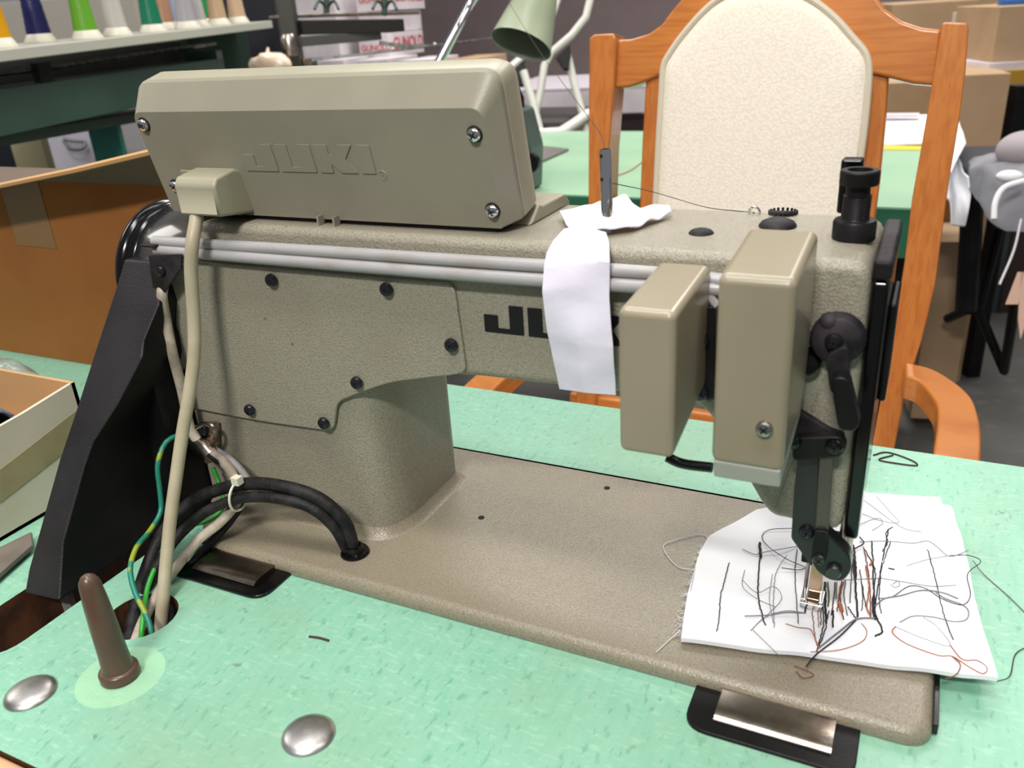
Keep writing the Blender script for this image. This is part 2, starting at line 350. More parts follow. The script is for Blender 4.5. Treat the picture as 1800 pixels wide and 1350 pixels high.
# collar at the foot of the column
mb = MB(); big = fillet([(-.001, .0405), (.148, .0405), (.1625, .064), (.1625, .138), (-.001, .138)], [.001, .022, .018, .01, .001], 8); mb.loft([[(x, y, 0) for x, y in big], [(.5*(x+a), .5*(y+b), .0016) for (x, y), (a, b) in zip(big, col)], [(a, b, .007) for a, b in col]]); mb.build('column_foot', KHB, sm)
# cover plate
cp = XZ(.0445, (276, 462), (800, 497), (822, 652), (800, 658), (742, 664), (687, 671), (630, 691), (595, 706), (589, 757), (450, 738), (335, 715))
cp[0] = (cp[0][0]-0, cp[0][1]); cp[-1] = (-.0015, cp[-1][1]); cp[0] = (-.0015, cp[1][1])
cover = MB().prism(fillet(cp, [0, .006, .007, .004, .01, .02, .02, .006, .007, .03, .002], 5), 'y', .0425, .0455).build('cover_plate', KH, sm, bevel=.0012)
def screw(p, n, r, par, mats=(SCR, SLOT), name='screw', h=None):
    p = Vector(p); n = Vector(n).normalized(); h = h or r*.75; mb = MB()
    mb.lathe([(r, 0), (r, h*.45), (r*.85, h*.8), (r*.5, h*.97), (0, h)], p, n, 20)
    u = n.orthogonal().normalized(); a = random.random()*3; u = Matrix.Rotation(a, 3, n)@u; v = n.cross(u); mb.mi = 1
    for x, y in ((u, v), (v, u)):
        c = [x*r*.62*i+y*r*.13*j for i, j in ((-1, -1), (1, -1), (1, 1), (-1, 1))]
        mb.loft([[p+n*h*.8+q for q in c], [p+n*(h*1.01)+q*.9 for q in c]])
    return mb.build(name, list(mats), par)
for x, y in ((478, 492), (680, 508), (794, 606), (628, 672), (440, 720), (570, 743), (329, 655)):
    screw(at(x, y, 'y', .041), (0, -1, 0), .0040 if x != 329 else .003, cover).location.y -= 0
# lettering: J U K I as plain blocks
def juki(org, ux, uy, H, n, th):
    mb = MB(); org = Vector(org); ux = Vector(ux); uy = Vector(uy); n = Vector(n)
    J = [(0, .62), (.52, .62), (.52, .17), (.95, .17), (.95, 1), (1.46, 1), (1.46, 0), (0, 0)]
    U = [(0, 1), (.52, 1), (.52, .17), (1.0, .17), (1.0, 1), (1.54, 1), (1.54, 0), (0, 0)]
    K = [(0, 1), (.55, 1), (.55, .64), (.68, .64), (1.0, 1), (1.58, 1), (1.2, .5), (1.58, 0), (.9, 0), (.55, .32), (.55, 0), (0, 0)]
    I = [(0, 1), (.56, 1), (.56, 0), (0, 0)]; x = 0
    for L, wd in ((J, 1.46), (U, 1.54), (K, 1.58), (I, .56)):
        L = fillet(L, .03, 2); a = [org+ux*(x+p)*H+uy*q*H for p, q in L]; mb.loft([a, [p+n*th for p in a]]); x += wd+.17
    return mb
a0 = at(853, 583, 'y', .0448)
juki((a0.x, .0448, .1562), (1, 0, 0), (0, 0, 1), .0160, (0, -1, 0), .0003).build('arm_lettering', PRINT, sm, flat=True)
# the two conduits along the arm
mb = MB(); mb.tube([(.006, .0395, .1945), (.12, .0395, .1958), (.24, .0395, .1966), (.33, .041, .1968), (.362, .0415, .1955), (.386, .042, .194)], .0034, 14)
mb.tube([(.008, .0380, .1895), (.12, .0380, .1895), (.24, .0380, .1898), (.325, .039, .1905), (.35, .0395, .192), (.366, .041, .1915)], .0036, 14); mb.build('cable_conduit', GREYT, sm)
mb = MB().tube([at(1225, 515, 'y', .04), at(1245, 520, 'y', .039), at(1262, 540, 'y', .036)], .0022, 8); mb.build('lead_wire', CABG, sm)
# conduit bracket
br = MB().prism(fillet(XZ(.033, (264, 448), (322, 446), (321, 470), (282, 527), (274, 520), (268, 480)), .0012, 3), 'y', .0315, .033)
brk = br.build('conduit_bracket', BLKD, sm, bevel=.0004); MB().box((.0005, .0320, .1925), (.0125, .046, .1937)).build('bracket_tab', BLKD, brk)
screw(at(284, 476, 'y', .0315), (0, -1, 0), .0034, brk)
# pulley housing and handwheel at the left end
mb = MB(); mb.lathe([(.0, -.001), (.046, -.001), (.0475, .004), (.0475, .062), (.046, .064), (0, .064)], (.0340, .0905, .1585), (-1, 0, 0), 64); mb.build('pulley_cover', SMOKE, sm)
mb = MB(); mb.lathe([(0, 0), (.0475, 0), (.0487, .002), (.0487, .005), (.0475, .006), (.0475, .0075), (.0492, .009), (.0498, .012), (.0492, .0150), (.0475, .0165), (0, .0165)], (-.0265, .0905, .1585), (-1, 0, 0), 56); hw = mb.build('handwheel', BLKG, sm)
MB().cyl((-.0430, .0905, .1585), (-.050, .0905, .1585), .014).build('wheel_screw', STL, hw, bevel=.001)
# belt cover: slanted front face, deep body
pA, pB = Vector((0, .0415, .182)), Vector((0, -.078, -.009)); nrm = (pB-pA).cross(Vector((1, 0, 0))).normalized()
fr = [(218, 456), (283, 461), (279, 535), (252, 600), (249, 630), (207, 710), (163, 778), (148, 819), (110, 955), (104, 1058), (42, 1044), (50, 1000), (104, 807), (136, 712), (172, 600), (205, 500)]
fp = [onplane(x, y, pA, nrm) for x, y in fr]
mb = MB()
# loft the front outline back to the plane y = .13 (the body widens to the column)
def backpt(p): return Vector((min(p.x, -.003) if p.z > .02 else p.x, .128, max(p.z, -.02)))
mb.loft([fp, [p+Vector((0, .004, 0)) for p in fp], [Vector((min(p.x+.0, -.0025), .128, p.z)) for p in fp]])
bc = mb.build('belt_cover', BLKC, sm, bevel=.0016)
bc.data.materials.append(BLK)
for p_ in bc.data.polygons:
    if abs(p_.normal.dot(nrm)) < .8: p_.material_index = 1  # sides blacker than the dusty front, their shade put into the colour
MB().prism([(-.052, .02), (-.0035, .02), (-.0035, .126), (-.052, .126)], 'z', -.03, .12).build('belt_cover_side', BLK, bc)
MB().box((-.038, -.064, -.12), (-.029, -.060, -.010)).build('belt', CABG, sm)
# things on top of the arm
mb = MB(); mb.lathe([(r_*.74, h_*.74) for r_, h_ in [(.0, 0), (.0122, 0), (.0130, .001), (.0130, .0115), (.0122, .0128), (.0085, .013), (.0080, .014)]+[(.0080+(.0004 if k % 2 else 0), .014+k*.00055) for k in range(26)]+[(.0072, .0286), (.0070, .0335), (.0112, .0345), (.0116, .0355), (.0116, .0425), (.0108, .0435), (.0076, .0435), (.0070, .039), (0, .039)]], (.4135, .0845, .2065), (0, 0, 1), 36); mb.build('pressure_screw', BLK, sm)['label'] = 'black threaded pressure regulating screw with knurled nut'
mb = MB().box((.4055, .101, .2065), (.4125, .106, .236)); mb.box((.4035, .100, .2145), (.4135, .108, .2405)); mb.build('thread_take_up_guard', BLKG, sm, bevel=.0015)
MB().lathe([(.0062, 0), (.0062, .0006), (.005, .0018), (.0025, .0026), (0, .0028)], (.3432, .0795, .2068)).build('oil_cap', BLKD, sm)
MB().lathe([(.0092, 0), (.0092, .0010), (.0078, .0028), (.004, .0044), (0, .0048)], (.3765, .1005, .2068), n=28).build('oil_cap', BLKD, sm)
mb = MB()
p = at(1373, 380, 'y', .122); mb.lathe([(.0, 0), (.0070, 0), (.0074, .001), (.0070, .002), (0, .002)], (p.x, .128, .2065), (0, .2, 1), 26)
for k in range(18):
    a = k*math.pi/9; mb.box((p.x+.0070*math.cos(a)-.0006, .128+.0070*math.sin(a)-.0006, .2065), (p.x+.0070*math.cos(a)+.0006, .128+.0070*math.sin(a)+.0006, .2088))
mb.build('tension_disc', BLKD, sm)
mb = MB(); e = at(1326, 374, 'y', .125); mb.tube([e+Vector((.0028*math.cos(a), 0, .0030*math.sin(a))) for a in [2*math.pi*k/12 for k in range(12)]], .0006, 8, 3, closed=True); mb.tube([e+Vector((.002, 0, -.002)), e+Vector((.006, .001, -.004)), e+Vector((.009, .002, -.008))], .0011, 8); mb.build('thread_eyelet', CHR, sm)
# thread rod
rb = at(1068, 410, 'z', .206); rod = MB(); rt = at(1064, 262, 'y', rb.y)
rod.mi = 0; rod.lathe([(0, -.002), (.0030, -.002), (.0030, .0), (.0030, (rt-rb).length-.0010), (.0026, (rt-rb).length), (.0012, (rt-rb).length), (.0012, (rt-rb).length-.003), (0, (rt-rb).length-.003)], rb, rt-rb, 20)
rod.mi = 1
for h in (.93, .66): q = rb.lerp(rt, h); rod.ball(q+Vector((-.0012, -.0024, 0)), .0011, 6)
rod.build('thread_rod', [CHR, SLOT], sm)
# face plate at the right end of the head
fpo = fillet([(.046, .200), (.129, .200), (.133, .115), (.120, .108), (.110, .078), (.070, .0665), (.046, .0665)], [.006, .004, .004, .004, .01, .01, .004])
MB().prism(fpo, 'x', .4256, .4325).build('face_plate', BLKG, sm, bevel=.0018)
MB().box((.4325, .085, .125), (.4360, .125, .176)).build('thread_guard', BLK, sm, bevel=.0015)
MB().box((.4252, .0440, .1995), (.4330, .122, .2085)).build('face_plate_lip', BLKD, sm, bevel=.002)
# two solenoid housings on the front of the head
def housing(name, x0, x1, y0, y1, zt0, zt1, zb0, zb1, r):
    mb = MB(); prof = [(y1, zt1), (y0, zt0), (y0, zb0), (y1, zb1)]
    mb.prism(prof, 'x', x0, x1); return mb.build(name, KB, sm, bevel=r, seg=5)
b1 = housing('solenoid_housing', .3335, .3580, -.0200, .040, .2000, .2035, .1330, .145, .0034)
b2 = housing('solenoid_housing', .3735, .4030, -.0180, .040, .2165, .2215, .1340, .145, .0036)
b2['label'] = 'taller khaki housing with a small screw and grey lower edge'; b1['label'] = 'shorter khaki housing beside the cloth strip'
mb = MB().prism([(.040, .144), (-.0174, .1350), (-.0150, .1255), (.035, .1350)], 'x', .3745, .4022); mb.build('housing_lower_edge', GREYP, b2, bevel=.0012)
screw(at(1344, 753, 'y', -.0182), (0, -1, 0), .0034, b2, (STL, SLOT))
MB().tube([at(1172, 803, 'y', 0), at(1200, 815, 'y', 0), at(1252, 822, 'y', 0)], .0024, 12).build('link_pipe', BLKG, sm)
pl = MB().prism(XZ(.040, (1216, 530), (1262, 532), (1262, 692), (1216, 690)), 'y', .034, .0455).build('mounting_plate', BLK, sm, bevel=.001)
for q in ((1232, 598), (1232, 690)): screw(at(q[0], q[1], 'y', .0335), (0, -1, 0), .0040, pl)
screw(at(1248, 696, 'y', .036), (0, -1, 0), .0025, pl)
# lifting lever, linkage and presser parts
mb = MB(); c = at(1470, 603, 'y', .036); mb.lathe([(0, 0), (.0118, 0), (.0118, .004), (.0108, .0075), (.006, .0095), (0, .0098)], c+Vector((0, .009, 0)), (0, -1, 0), 32)
mb.ball(at(1458, 566, 'y', .04), .0045, 8); mb.prism(fillet(XZ(.034, (1452, 620), (1492, 600), (1494, 680), (1462, 690)), .004), 'y', .030, .0375); lv = mb.build('lifting_lever', BLKD, sm, bevel=.0008)
MB().prism(fillet(XZ(.026, (1462, 655), (1493, 655), (1513, 738), (1504, 750), (1480, 748), (1474, 738)), .0055), 'y', .0205, .030).build('lever_grip', BLK, lv, bevel=.0018)
screw(at(1466, 600, 'y', .0345), (0, -1, 0), .0038, lv, (BLK, SLOT), 'pivot_screw', .003)
MB().lathe([(0, 0), (.0062, 0), (.0062, .005), (.005, .007), (0, .0075)], at(1421, 631, 'y', .045), (0, -1, 0), 24).build('head_screw', BLKG, sm)
MB().prism(fillet(XZ(.043, (1396, 722), (1402, 718), (1462, 755), (1485, 762), (1480, 800), (1396, 800)), .002), 'y', .041, .0465).build('link_bracket', BLKD, sm, bevel=.0008)
lk = MB().prism(fillet(XZ(.034, (1394, 765), (1478, 762), (1490, 778), (1482, 798), (1394, 808)), .004), 'y', .031, .0375).build('link_arm', BLK, sm, bevel=.0012)
screw(at(1467, 784, 'y', .031), (0, -1, 0), .0040, lk, (BLKG, SLOT), 'pivot_screw', .0025); screw(at(1395, 776, 'y', .031), (0, -1, 0), .0035, lk, (BLKG, SLOT), 'pivot_screw', .0025)
pb = MB().prism(fillet(XZ(.040, (1404, 795), (1440, 795), (1437, 930), (1428, 992), (1392, 941), (1398, 850)), .0015), 'y', .0375, .0425).build('presser_bracket', simple('dark_bronze_black', '232122', .35), sm, bevel=.0008)
MB().prism(XZ(.036, (1442, 795), (1466, 795), (1456, 930), (1434, 928)), 'y', .0335, .037).build('guide_bar', simple('dark_steel_strip', '5b5450', .35, .6), sm, bevel=.0006)
MB().prism(XZ(.0345, (1434, 926), (1456, 928), (1452, 985), (1426, 978)), 'y', .031, .0362).build('guide_block', BLK, sm, bevel=.0008)
lob = MB().prism(fillet(XZ(.038, (1446, 925), (1462, 940), (1496, 972), (1498, 1000), (1482, 1018), (1460, 1016), (1436, 1000), (1424, 975), (1434, 960)), .004), 'y', .0355, .0445).build('foot_lobe', simple('satin_black_casting', '141616', .28), sm, bevel=.0018)
screw(at(1418, 934, 'y', .0375), (0, -1, 0), .0036, pb); screw(at(1440, 983, 'y', .031), (0, -1, 0), .0030, lob, (DSTL, SLOT))
MB().lathe([(0, 0), (.0036, 0), (.0036, .0022), (.003, .003), (0, .003)], at(1466, 1002, 'y', .0355), (0, -1, 0), 20).build('pivot_pin', DSTL, lob)
p1 = at(1489, 935, 'y', .075); MB().cyl((p1.x, .075, .07), (p1.x, .075, .030), .0036).build('presser_bar', STLB, sm)
# presser foot
ft = at(1428, 1062, 'z', .006); fx, fy = ft.x, ft.y
mb = MB(); mb.prism([(fy-.0015, .0105), (fy+.004, .012), (fy+.006, .024), (fy+.009, .042), (fy+.0125, .042), (fy+.010, .022), (fy+.008, .009), (fy-.0015, .008)], 'x', fx-.0032, fx+.0034)
foot = mb.build('presser_foot', GOLD, sm, bevel=.0006)
mb = MB().box((fx-.0062, fy-.005, .0058), (fx+.0055, fy-.0028, .0095)).box((fx-.0062, fy-.003, .0058), (fx-.0034, fy+.008, .0105)).box((fx+.003, fy-.003, .0058), (fx+.0055, fy+.008, .0105)).box((fx-.0062, fy-.0008, .0058), (fx+.0055, fy+.0005, .0078)); mb.build('foot_toe', CHR, foot, bevel=.0005)
MB().cyl((fx-.0052, fy+.008, .010), (fx-.0042, fy+.010, .062), .0011).build('needle_bar', STL, sm)
MB().box((fx-.008, fy-.001, .0325), (fx+.012, fy+.016, .046)).build('needle_clamp', BLK, sm, bevel=.001)
# ---- control box on the arm
vv = Vector((0, -.2277, .9737)); ww = Vector((0, -.9737, -.2277)); O = Vector((0, .0575, .2098))
def loopP(x0, x1, v0, v1, wv, r): return [O+Vector((u, 0, 0))+vv*v+ww*wv for u, v in fillet([(x0, v0), (x1, v0), (x1, v1), (x0, v1)], [.0015, .0015, r, r], 6)]
mb = MB(); mb.loft([loopP(.0075, .2505, 0, .0785, -.0135, .010), loopP(.0075, .2503, 0, .0775, -.0110, .010), loopP(.0085, .2440, 0, .0640, 0, .007)])
cb = mb.build('control_box', KP, sm); cb.data.set_sharp_from_angle(angle=math.radians(20)); cb['label'] = 'khaki control box with raised lettering mounted on the arm'
mb = MB(); mb.loft([loopP(.0085, .2495, .001, .0775, -.0134, .010), loopP(.0085, .2495, .001, .0775, -.0150, .010)]); mb.build('seam', simple('seam_dark', '4a4638', .7), cb)
mb = MB(); mb.loft([loopP(.0075, .2508, 0, .0785, -.0142, .010), loopP(.0075, .2508, 0, .0790, -.027, .010), loopP(.0100, .2490, 0, .0760, -.0345, .009)]); mb.build('rear_shell', KPL, cb, bevel=.001)
mb = MB().prism([(.0760, .207), (.0890, .2165), (.094, .2145), (.126, .2145), (.133, .209), (.133, .2055), (.122, .2068), (.095, .2068)], 'x', .012, .2515); mb.build('mounting_foot', KPL, cb, bevel=.0015)
mb = MB().box((.02, .060, .2055), (.24, .082, .212)); mb.build('mounting_base', BLK, cb)
for x, y in ((253, 219), (834, 236), (866, 370), (305, 327)):
    q = onplane(x, y, O+ww*.0005, ww)
    if x == 305: q = onplane(309, 327, O+ww*.0005, ww)
    MB().lathe([(.0043, 0), (.0043, .0004), (0, .0004)], q-ww*.0003, ww, 24).build('screw_recess', SLOT, cb)
    screw(q, ww, .0036, cb, (CHR, SLOT))
l0 = onplane(436, 299, O, ww); l1 = onplane(664, 312, O, ww); Hh = (l1.x-l0.x)/5.65
juki(O+Vector((l0.x, 0, 0))+vv*((l0-O).dot(vv)), (1, 0, 0), vv, Hh, ww, .0007).build('raised_lettering', KP, cb, flat=True)
q = onplane(673, 308, O, ww); mb = MB(); mb.tube([q+(Vector((1, 0, 0))*math.cos(a)+vv*math.sin(a))*.0025 for a in [k*math.pi/8 for k in range(16)]], .0004, 6, 2, closed=True)
mbt = text_mesh('R', q-Vector((.0010, 0, 0))-vv*.0012, (1, 0, 0), vv, .0034, .0004); mb.bm.from_mesh(mbt.build('tmp', KP).data); bpy.data.objects.remove(bpy.data.objects['tmp']); mb.build('registered_mark', KP, cb, flat=True)
q = onplane(318, 298, O, ww); q2 = onplane(397, 300, O, ww); v1 = (q-O).dot(vv)
mb = MB(); mb.loft([[O+Vector((q.x, 0, 0))+vv*v1, O+Vector((q2.x+.001, 0, 0))+vv*v1, O+Vector((q2.x+.001, 0, 0)), O+Vector((q.x, 0, 0))], [O+Vector((q.x, 0, 0))+vv*v1+ww*.0012, O+Vector((q2.x+.001, 0, 0))+vv*v1+ww*.0012, O+Vector((q2.x+.001, 0, 0))+ww*.0012, O+Vector((q.x, 0, 0))+ww*.0012]]); sp = mb.build('socket_flange', KPL, cb, bevel=.0005)
x0, x1 = at(310, 340, 'y', .030).x, at(381, 340, 'y', .030).x
MB().prism([(.058, .2115), (.030, .2150), (.029, .2165), (.029, .2330), (.032, .2370), (.048, .2395), (.056, .236)], 'x', x0, x1).build('cable_socket', KPL, cb, bevel=.0022)
for x in (568, 595):
    q = onplane(x, 383, O, ww); MB().box((q.x-.0006, .0520, .2065), (q.x+.0006, .0575, .2125)).build('rib', KP, cb)
# ------------------------------------------------------------------ cables
def cable(name, pts, r, mat, label, cat='cable', group=None, n=12, **k):
    P = [p if isinstance(p, Vector) else (at(p[0], p[1], 'x', p[3]) if len(p) == 4 else at(p[0], p[1], 'y', p[2])) for p in pts]
    return tag(MB().tube(P, r, n, **k).build(name, mat), label, cat, group)
cable('power_cable', [(346, 372, .036), (344, 392, .030), (338, 430, .023), (336, 480, .021), (341, 560, .019), (341, 625, .014), (333, 690, .006), (321, 760, -.003), (311, 830, -.013), (300, 910, -.026), (292, 990, -.040), (287, 1050, -.0505), (283, 1095, -.0575), (280, 1125, -.062)], .0040, CABB, 'beige cable hanging from the control box socket to the table hole')
cable('earth_wire', [(352, 762, .038), (330, 765, 0, .004), (305, 768, 0, .003), (287, 785, 0, .002), (277, 820, 0, .002), (281, 862, 0, .003), (282, 900, 0, .005), (262, 935, 0, .008), (240, 962, 0, .012), (229, 1000, 0, .020), (237, 1040, 0, .032), (256, 1080, 0, .046), (266, 1110, 0, .054), (270, 1150, 0, .058)], .0017, GYW, 'thin green and yellow wire looping left of the beige cable', 'wire')
cable('green_wire', [(374, 822, .036), (385, 850, .034), (392, 890, .022), (366, 915, .010), (325, 926, -.002), (293, 955, -.018), (272, 1000, -.036), (258, 1040, -.050), (250, 1100, -.070), (246, 1170, -.080)], .0016, GRN, 'thin bright green wire among the cables entering the table', 'wire')
gz = at(624, 970, 'z', .001)
cable('rubber_cable', [Vector((gz.x, gz.y, -.006)), Vector((gz.x-.001, gz.y, .006)), (604, 915, .024), (560, 876, .020), (500, 856, .017), (440, 850, .014), (380, 862, .008), (330, 888, -.002), (285, 940, -.016), (258, 1000, -.034), (240, 1060, -.054), (228, 1130, -.076)], .0043, CABK, 'thick black cable arching from the bed grommet down into the table hole, upper one')
cable('rubber_cable', [Vector((gz.x-.003, gz.y-.001, -.004)), Vector((gz.x-.005, gz.y-.002, .004)), (586, 925, .019), (545, 892, .015), (490, 876, .012), (435, 874, .009), (390, 886, .004), (350, 908, -.004), (305, 952, -.020), (272, 1005, -.036), (252, 1060, -.052), (240, 1130, -.070)], .0036, CABK, 'black cable arching just under the thicker black cable')
cable('rubber_cable', [(372, 800, .030), (410, 830, .027), (430, 870, .022), (405, 915, .012), (372, 952, .002), (338, 990, -.014), (312, 1035, -.032), (302, 1080, -.048), (292, 1120, -.060)], .0028, CABK, 'black cable running along the bed end behind the pale cable')
cable('sheathed_cable', [(287, 500, .0362), (285, 524, .031), (292, 565, 0, .0065), (303, 620, 0, .007), (321, 690, 0, .007), (332, 745, .033), (348, 775, .033), (372, 795, .031), (398, 818, .028), (414, 845, .022), (419, 868, .016), (412, 890, .010), (385, 920, .000), (350, 948, -.010), (312, 995, -.028), (280, 1040, -.044), (255, 1085, -.060), (236, 1130, -.076)], .0034, CABD, 'pale grimy cable from the bracket through the clip into the table hole', flat=.75)
cable('sheathed_cable', [(334, 770, .038), (372, 788, .036), (402, 806, .034), (426, 830, .030), (436, 852, .024), (428, 880, .012)], .0026, CABG, 'short grey cable beside the pale cable at the clip')
gr = MB(); gr.lathe([(.0050, .0), (.0092, 0), (.0095, .001), (.0088, .0022), (.0062, .0026), (.0056, .006), (.0042, .0062)], (gz.x, gz.y, 0), n=28, cap=False); gr.build('cable_grommet', BLKG, sm)
ct = MB(); c = at(421, 858, 'y', .014); ct.tube([c+Vector((.001, -.003, 0))+Vector((.001*math.sin(a), .0085*math.cos(a), .0105*math.sin(a)-.004)) for a in [k*math.pi/8 for k in range(16)]], .0009, 6, 3, closed=True)
h = at(416, 846, 'y', .006); ct.box((h.x-.0028, h.y-.002, h.z-.0022), (h.x+.0028, h.y+.003, h.z+.003)); tag(ct.build('cable_tie', WHT), 'yellowed white cable tie round the black and pale cables', 'cable tie')
mb = MB(); c = at(362, 790, 'y', .033)
mb.tube([at(343, 775, 'y', .036), at(358, 786, 'y', .0335), at(373, 803, 'y', .031)], .0062, 16, 3); mb.tube([at(345, 752, 'y', .034)+Vector((.0, 0, 0)), at(362, 745, 'y', .036), at(376, 752, 'y', .036), at(378, 768, 'y', .036), at(372, 782, 'y', .036)], .0016, 8); mb.prism(fillet(XZ(.040, (345, 745), (378, 745), (380, 790), (345, 785)), .002), 'y', .0385, .0440)
clip = mb.build('cable_clip', STLB, sm); screw(at(359, 757, 'y', .0385), (0, -1, 0), .0036, clip)
# ------------------------------------------------------------------ cloth pieces
P = lambda x, y, Y: at(x, y, 'y', Y)
Zp = lambda x, y, z: at(x, y, 'z', z)
mb = MB(); mb.coons([P(985, 683, .040), P(1030, 690, .034), P(1083, 694, .038)], [P(1083, 694, .038), P(1078, 610, .033), P(1071, 520, .0335), P(1073, 460, .0345), P(1072, 440, .039), P(1070, 424, .046), P(1066, 408, .054)], [P(992, 402, .054), P(1020, 396, .054), P(1066, 408, .054)], [P(985, 683, .040), P(964, 590, .034), P(955, 510, .0325), P(957, 468, .0345), P(962, 444, .039), P(974, 422, .046), P(992, 402, .054)], 26, 60, .0012, 55, .0007)
tag(mb.build('cloth_strip', CLOTH2), 'white knit cloth strip tied to the rod and hanging down the arm front', 'cloth')
mb = MB(); mb.coons([Zp(1010, 412, .2085), Zp(1062, 400, .212), Zp(1110, 402, .2095), Zp(1180, 375, .210)], [Zp(1180, 375, .210), Zp(1176, 362, .2125)], [Zp(984, 375, .210), Zp(1040, 360, .216), P(1100, 347, .108), Zp(1118, 366, .213), Zp(1176, 362, .2125)], [Zp(1010, 412, .2085), Zp(995, 395, .210), Zp(984, 375, .210)], 40, 16, .003, 90, .0007, lift=lambda u, v: Vector((0, 0, .004*math.sin(math.pi*v)*math.sin(math.pi*u)**2)))
tag(mb.build('cloth_strip', CLOTH2), 'crumpled white cloth scrap lying on the arm behind the chrome rod', 'cloth')
mb = MB(); mb.ball(P(1046, 408, .072), .0062, 10, (1.5, .8, .7)); tag(mb.build('cloth_knot', CLOTH2), 'small gathered white cloth knot at the foot of the rod', 'cloth')
fab = MB(); z = .0022
zz = lambda x, y: Zp(x, y, z)
fab.coons([zz(1197, 1127), zz(1350, 1148), zz(1480, 1164), zz(1640, 1184), zz(1752, 1200)], [zz(1752, 1200), zz(1726, 1110), zz(1712, 1060), zz(1700, 990), zz(1672, 895), zz(1655, 893), zz(1652, 879)], [zz(1330, 902), zz(1360, 895), zz(1400, 886), zz(1515, 871), zz(1652, 879)], [zz(1197, 1127), zz(1208, 1050), zz(1230, 975), zz(1245, 950), zz(1330, 902)], 50, 50, .0016, 45, .0026)
fabric = tag(fab.build('test_fabric', CLOTH), 'white test fabric covered in stitch lines and loose threads under the presser foot', 'fabric')
FT = .0056
THB = simple('black_thread', '17171d', .7); THBR = simple('brown_thread', '7a4029', .7); THG = simple('grey_thread', '77767c', .7); THR = simple('rust_thread', 'a0603c', .7); THW = simple('white_thread', 'd9d9dc', .7); THMIX = simple('dark_brown_thread', '40282c', .7); THGR = simple('olive_thread', '5c5f35', .7)
def zig(px, dz=0): return [Zp(x, y, FT+dz) for x, y in px]
def stitch(px, r, mat):
    pts = smooth(zig(px), 10); pts = [p+Vector((random.uniform(-1, 1), random.uniform(-1, 1), 0))*.00025+Vector((0, 0, .0004*(i % 2))) for i, p in enumerate(pts)]
    return MB().tube(pts, r*.7, 5, 0).build('stitch_line', mat, fabric)
C = lambda a: [(1150+x*.3611, 850+y*.3611) for x, y in a]
for px, r, mt in [([(365, 385), (340, 480), (320, 560), (318, 640), (305, 720)], .0004, THMIX), ([(513, 285), (512, 400), (505, 500), (512, 590), (540, 690)], .0006, THB), ([(512, 290), (518, 360)], .0012, THB), ([(695, 320), (685, 430), (692, 560), (702, 680)], .0004, THB), ([(645, 350), (595, 430), (580, 560), (585, 700)], .0003, THG),
    ([(970, 300), (982, 420), (980, 500), (990, 650)], .0008, THB), ([(965, 330), (960, 450), (955, 580)], .0004, THMIX), ([(1018, 310), (1040, 420), (1050, 520), (1052, 650)], .0005, THBR), ([(1025, 320), (1075, 430), (1060, 580)], .0005, THB), ([(1060, 280), (1065, 430), (1070, 560), (1075, 650)], .0006, THB), ([(1070, 560), (1068, 620), (1078, 660)], .0014, THB), ([(1140, 220), (1120, 330), (1095, 460), (1075, 600)], .0005, THB), ([(1150, 280), (1105, 430), (1095, 560), (1105, 630)], .0004, THB),
    ([(1330, 320), (1360, 430), (1390, 560), (1420, 670), (1455, 760)], .0004, THB), ([(830, 480), (832, 580), (838, 680)], .0009, THB), ([(845, 480), (850, 560), (846, 600)], .0007, THGR), ([(880, 480), (872, 570), (862, 640)], .0005, THMIX), ([(915, 470), (900, 540), (890, 620)], .0005, THBR), ([(920, 480), (905, 560), (920, 660)], .0006, THBR), ([(905, 590), (915, 625)], .0016, THR),
    ([(768, 620), (775, 680), (785, 760), (800, 800)], .0004, THBR), ([(795, 620), (800, 700)], .0004, THR), ([(820, 600), (825, 680), (800, 790)], .0005, THB), ([(850, 620), (830, 720), (790, 820)], .0005, THMIX), ([(1030, 400), (1045, 500), (1035, 600), (1050, 640)], .0006, THR), ([(1010, 480), (1030, 600)], .0004, THMIX), ([(1080, 650), (1110, 720), (1075, 745)], .0007, THB), ([(960, 340), (980, 460)], .0012, THB), ([(735, 560), (735, 630)], .0007, THB), ([(870, 620), (870, 700)], .0007, THB), ([(940, 600), (985, 660)], .0005, THB), ([(1000, 420), (1015, 540), (1010, 620)], .0004, THB),
    ([(1050, 400), (1068, 370)], .0009, THR), ([(1110, 330), (1135, 290), (1128, 240), (1160, 212)], .0004, THB), ([(930, 470), (925, 560), (940, 640)], .0004, THB), ([(890, 480), (885, 560)], .0004, THGR), ([(808, 600), (812, 690)], .0004, THB)]:
    stitch(C(px), r, mt)
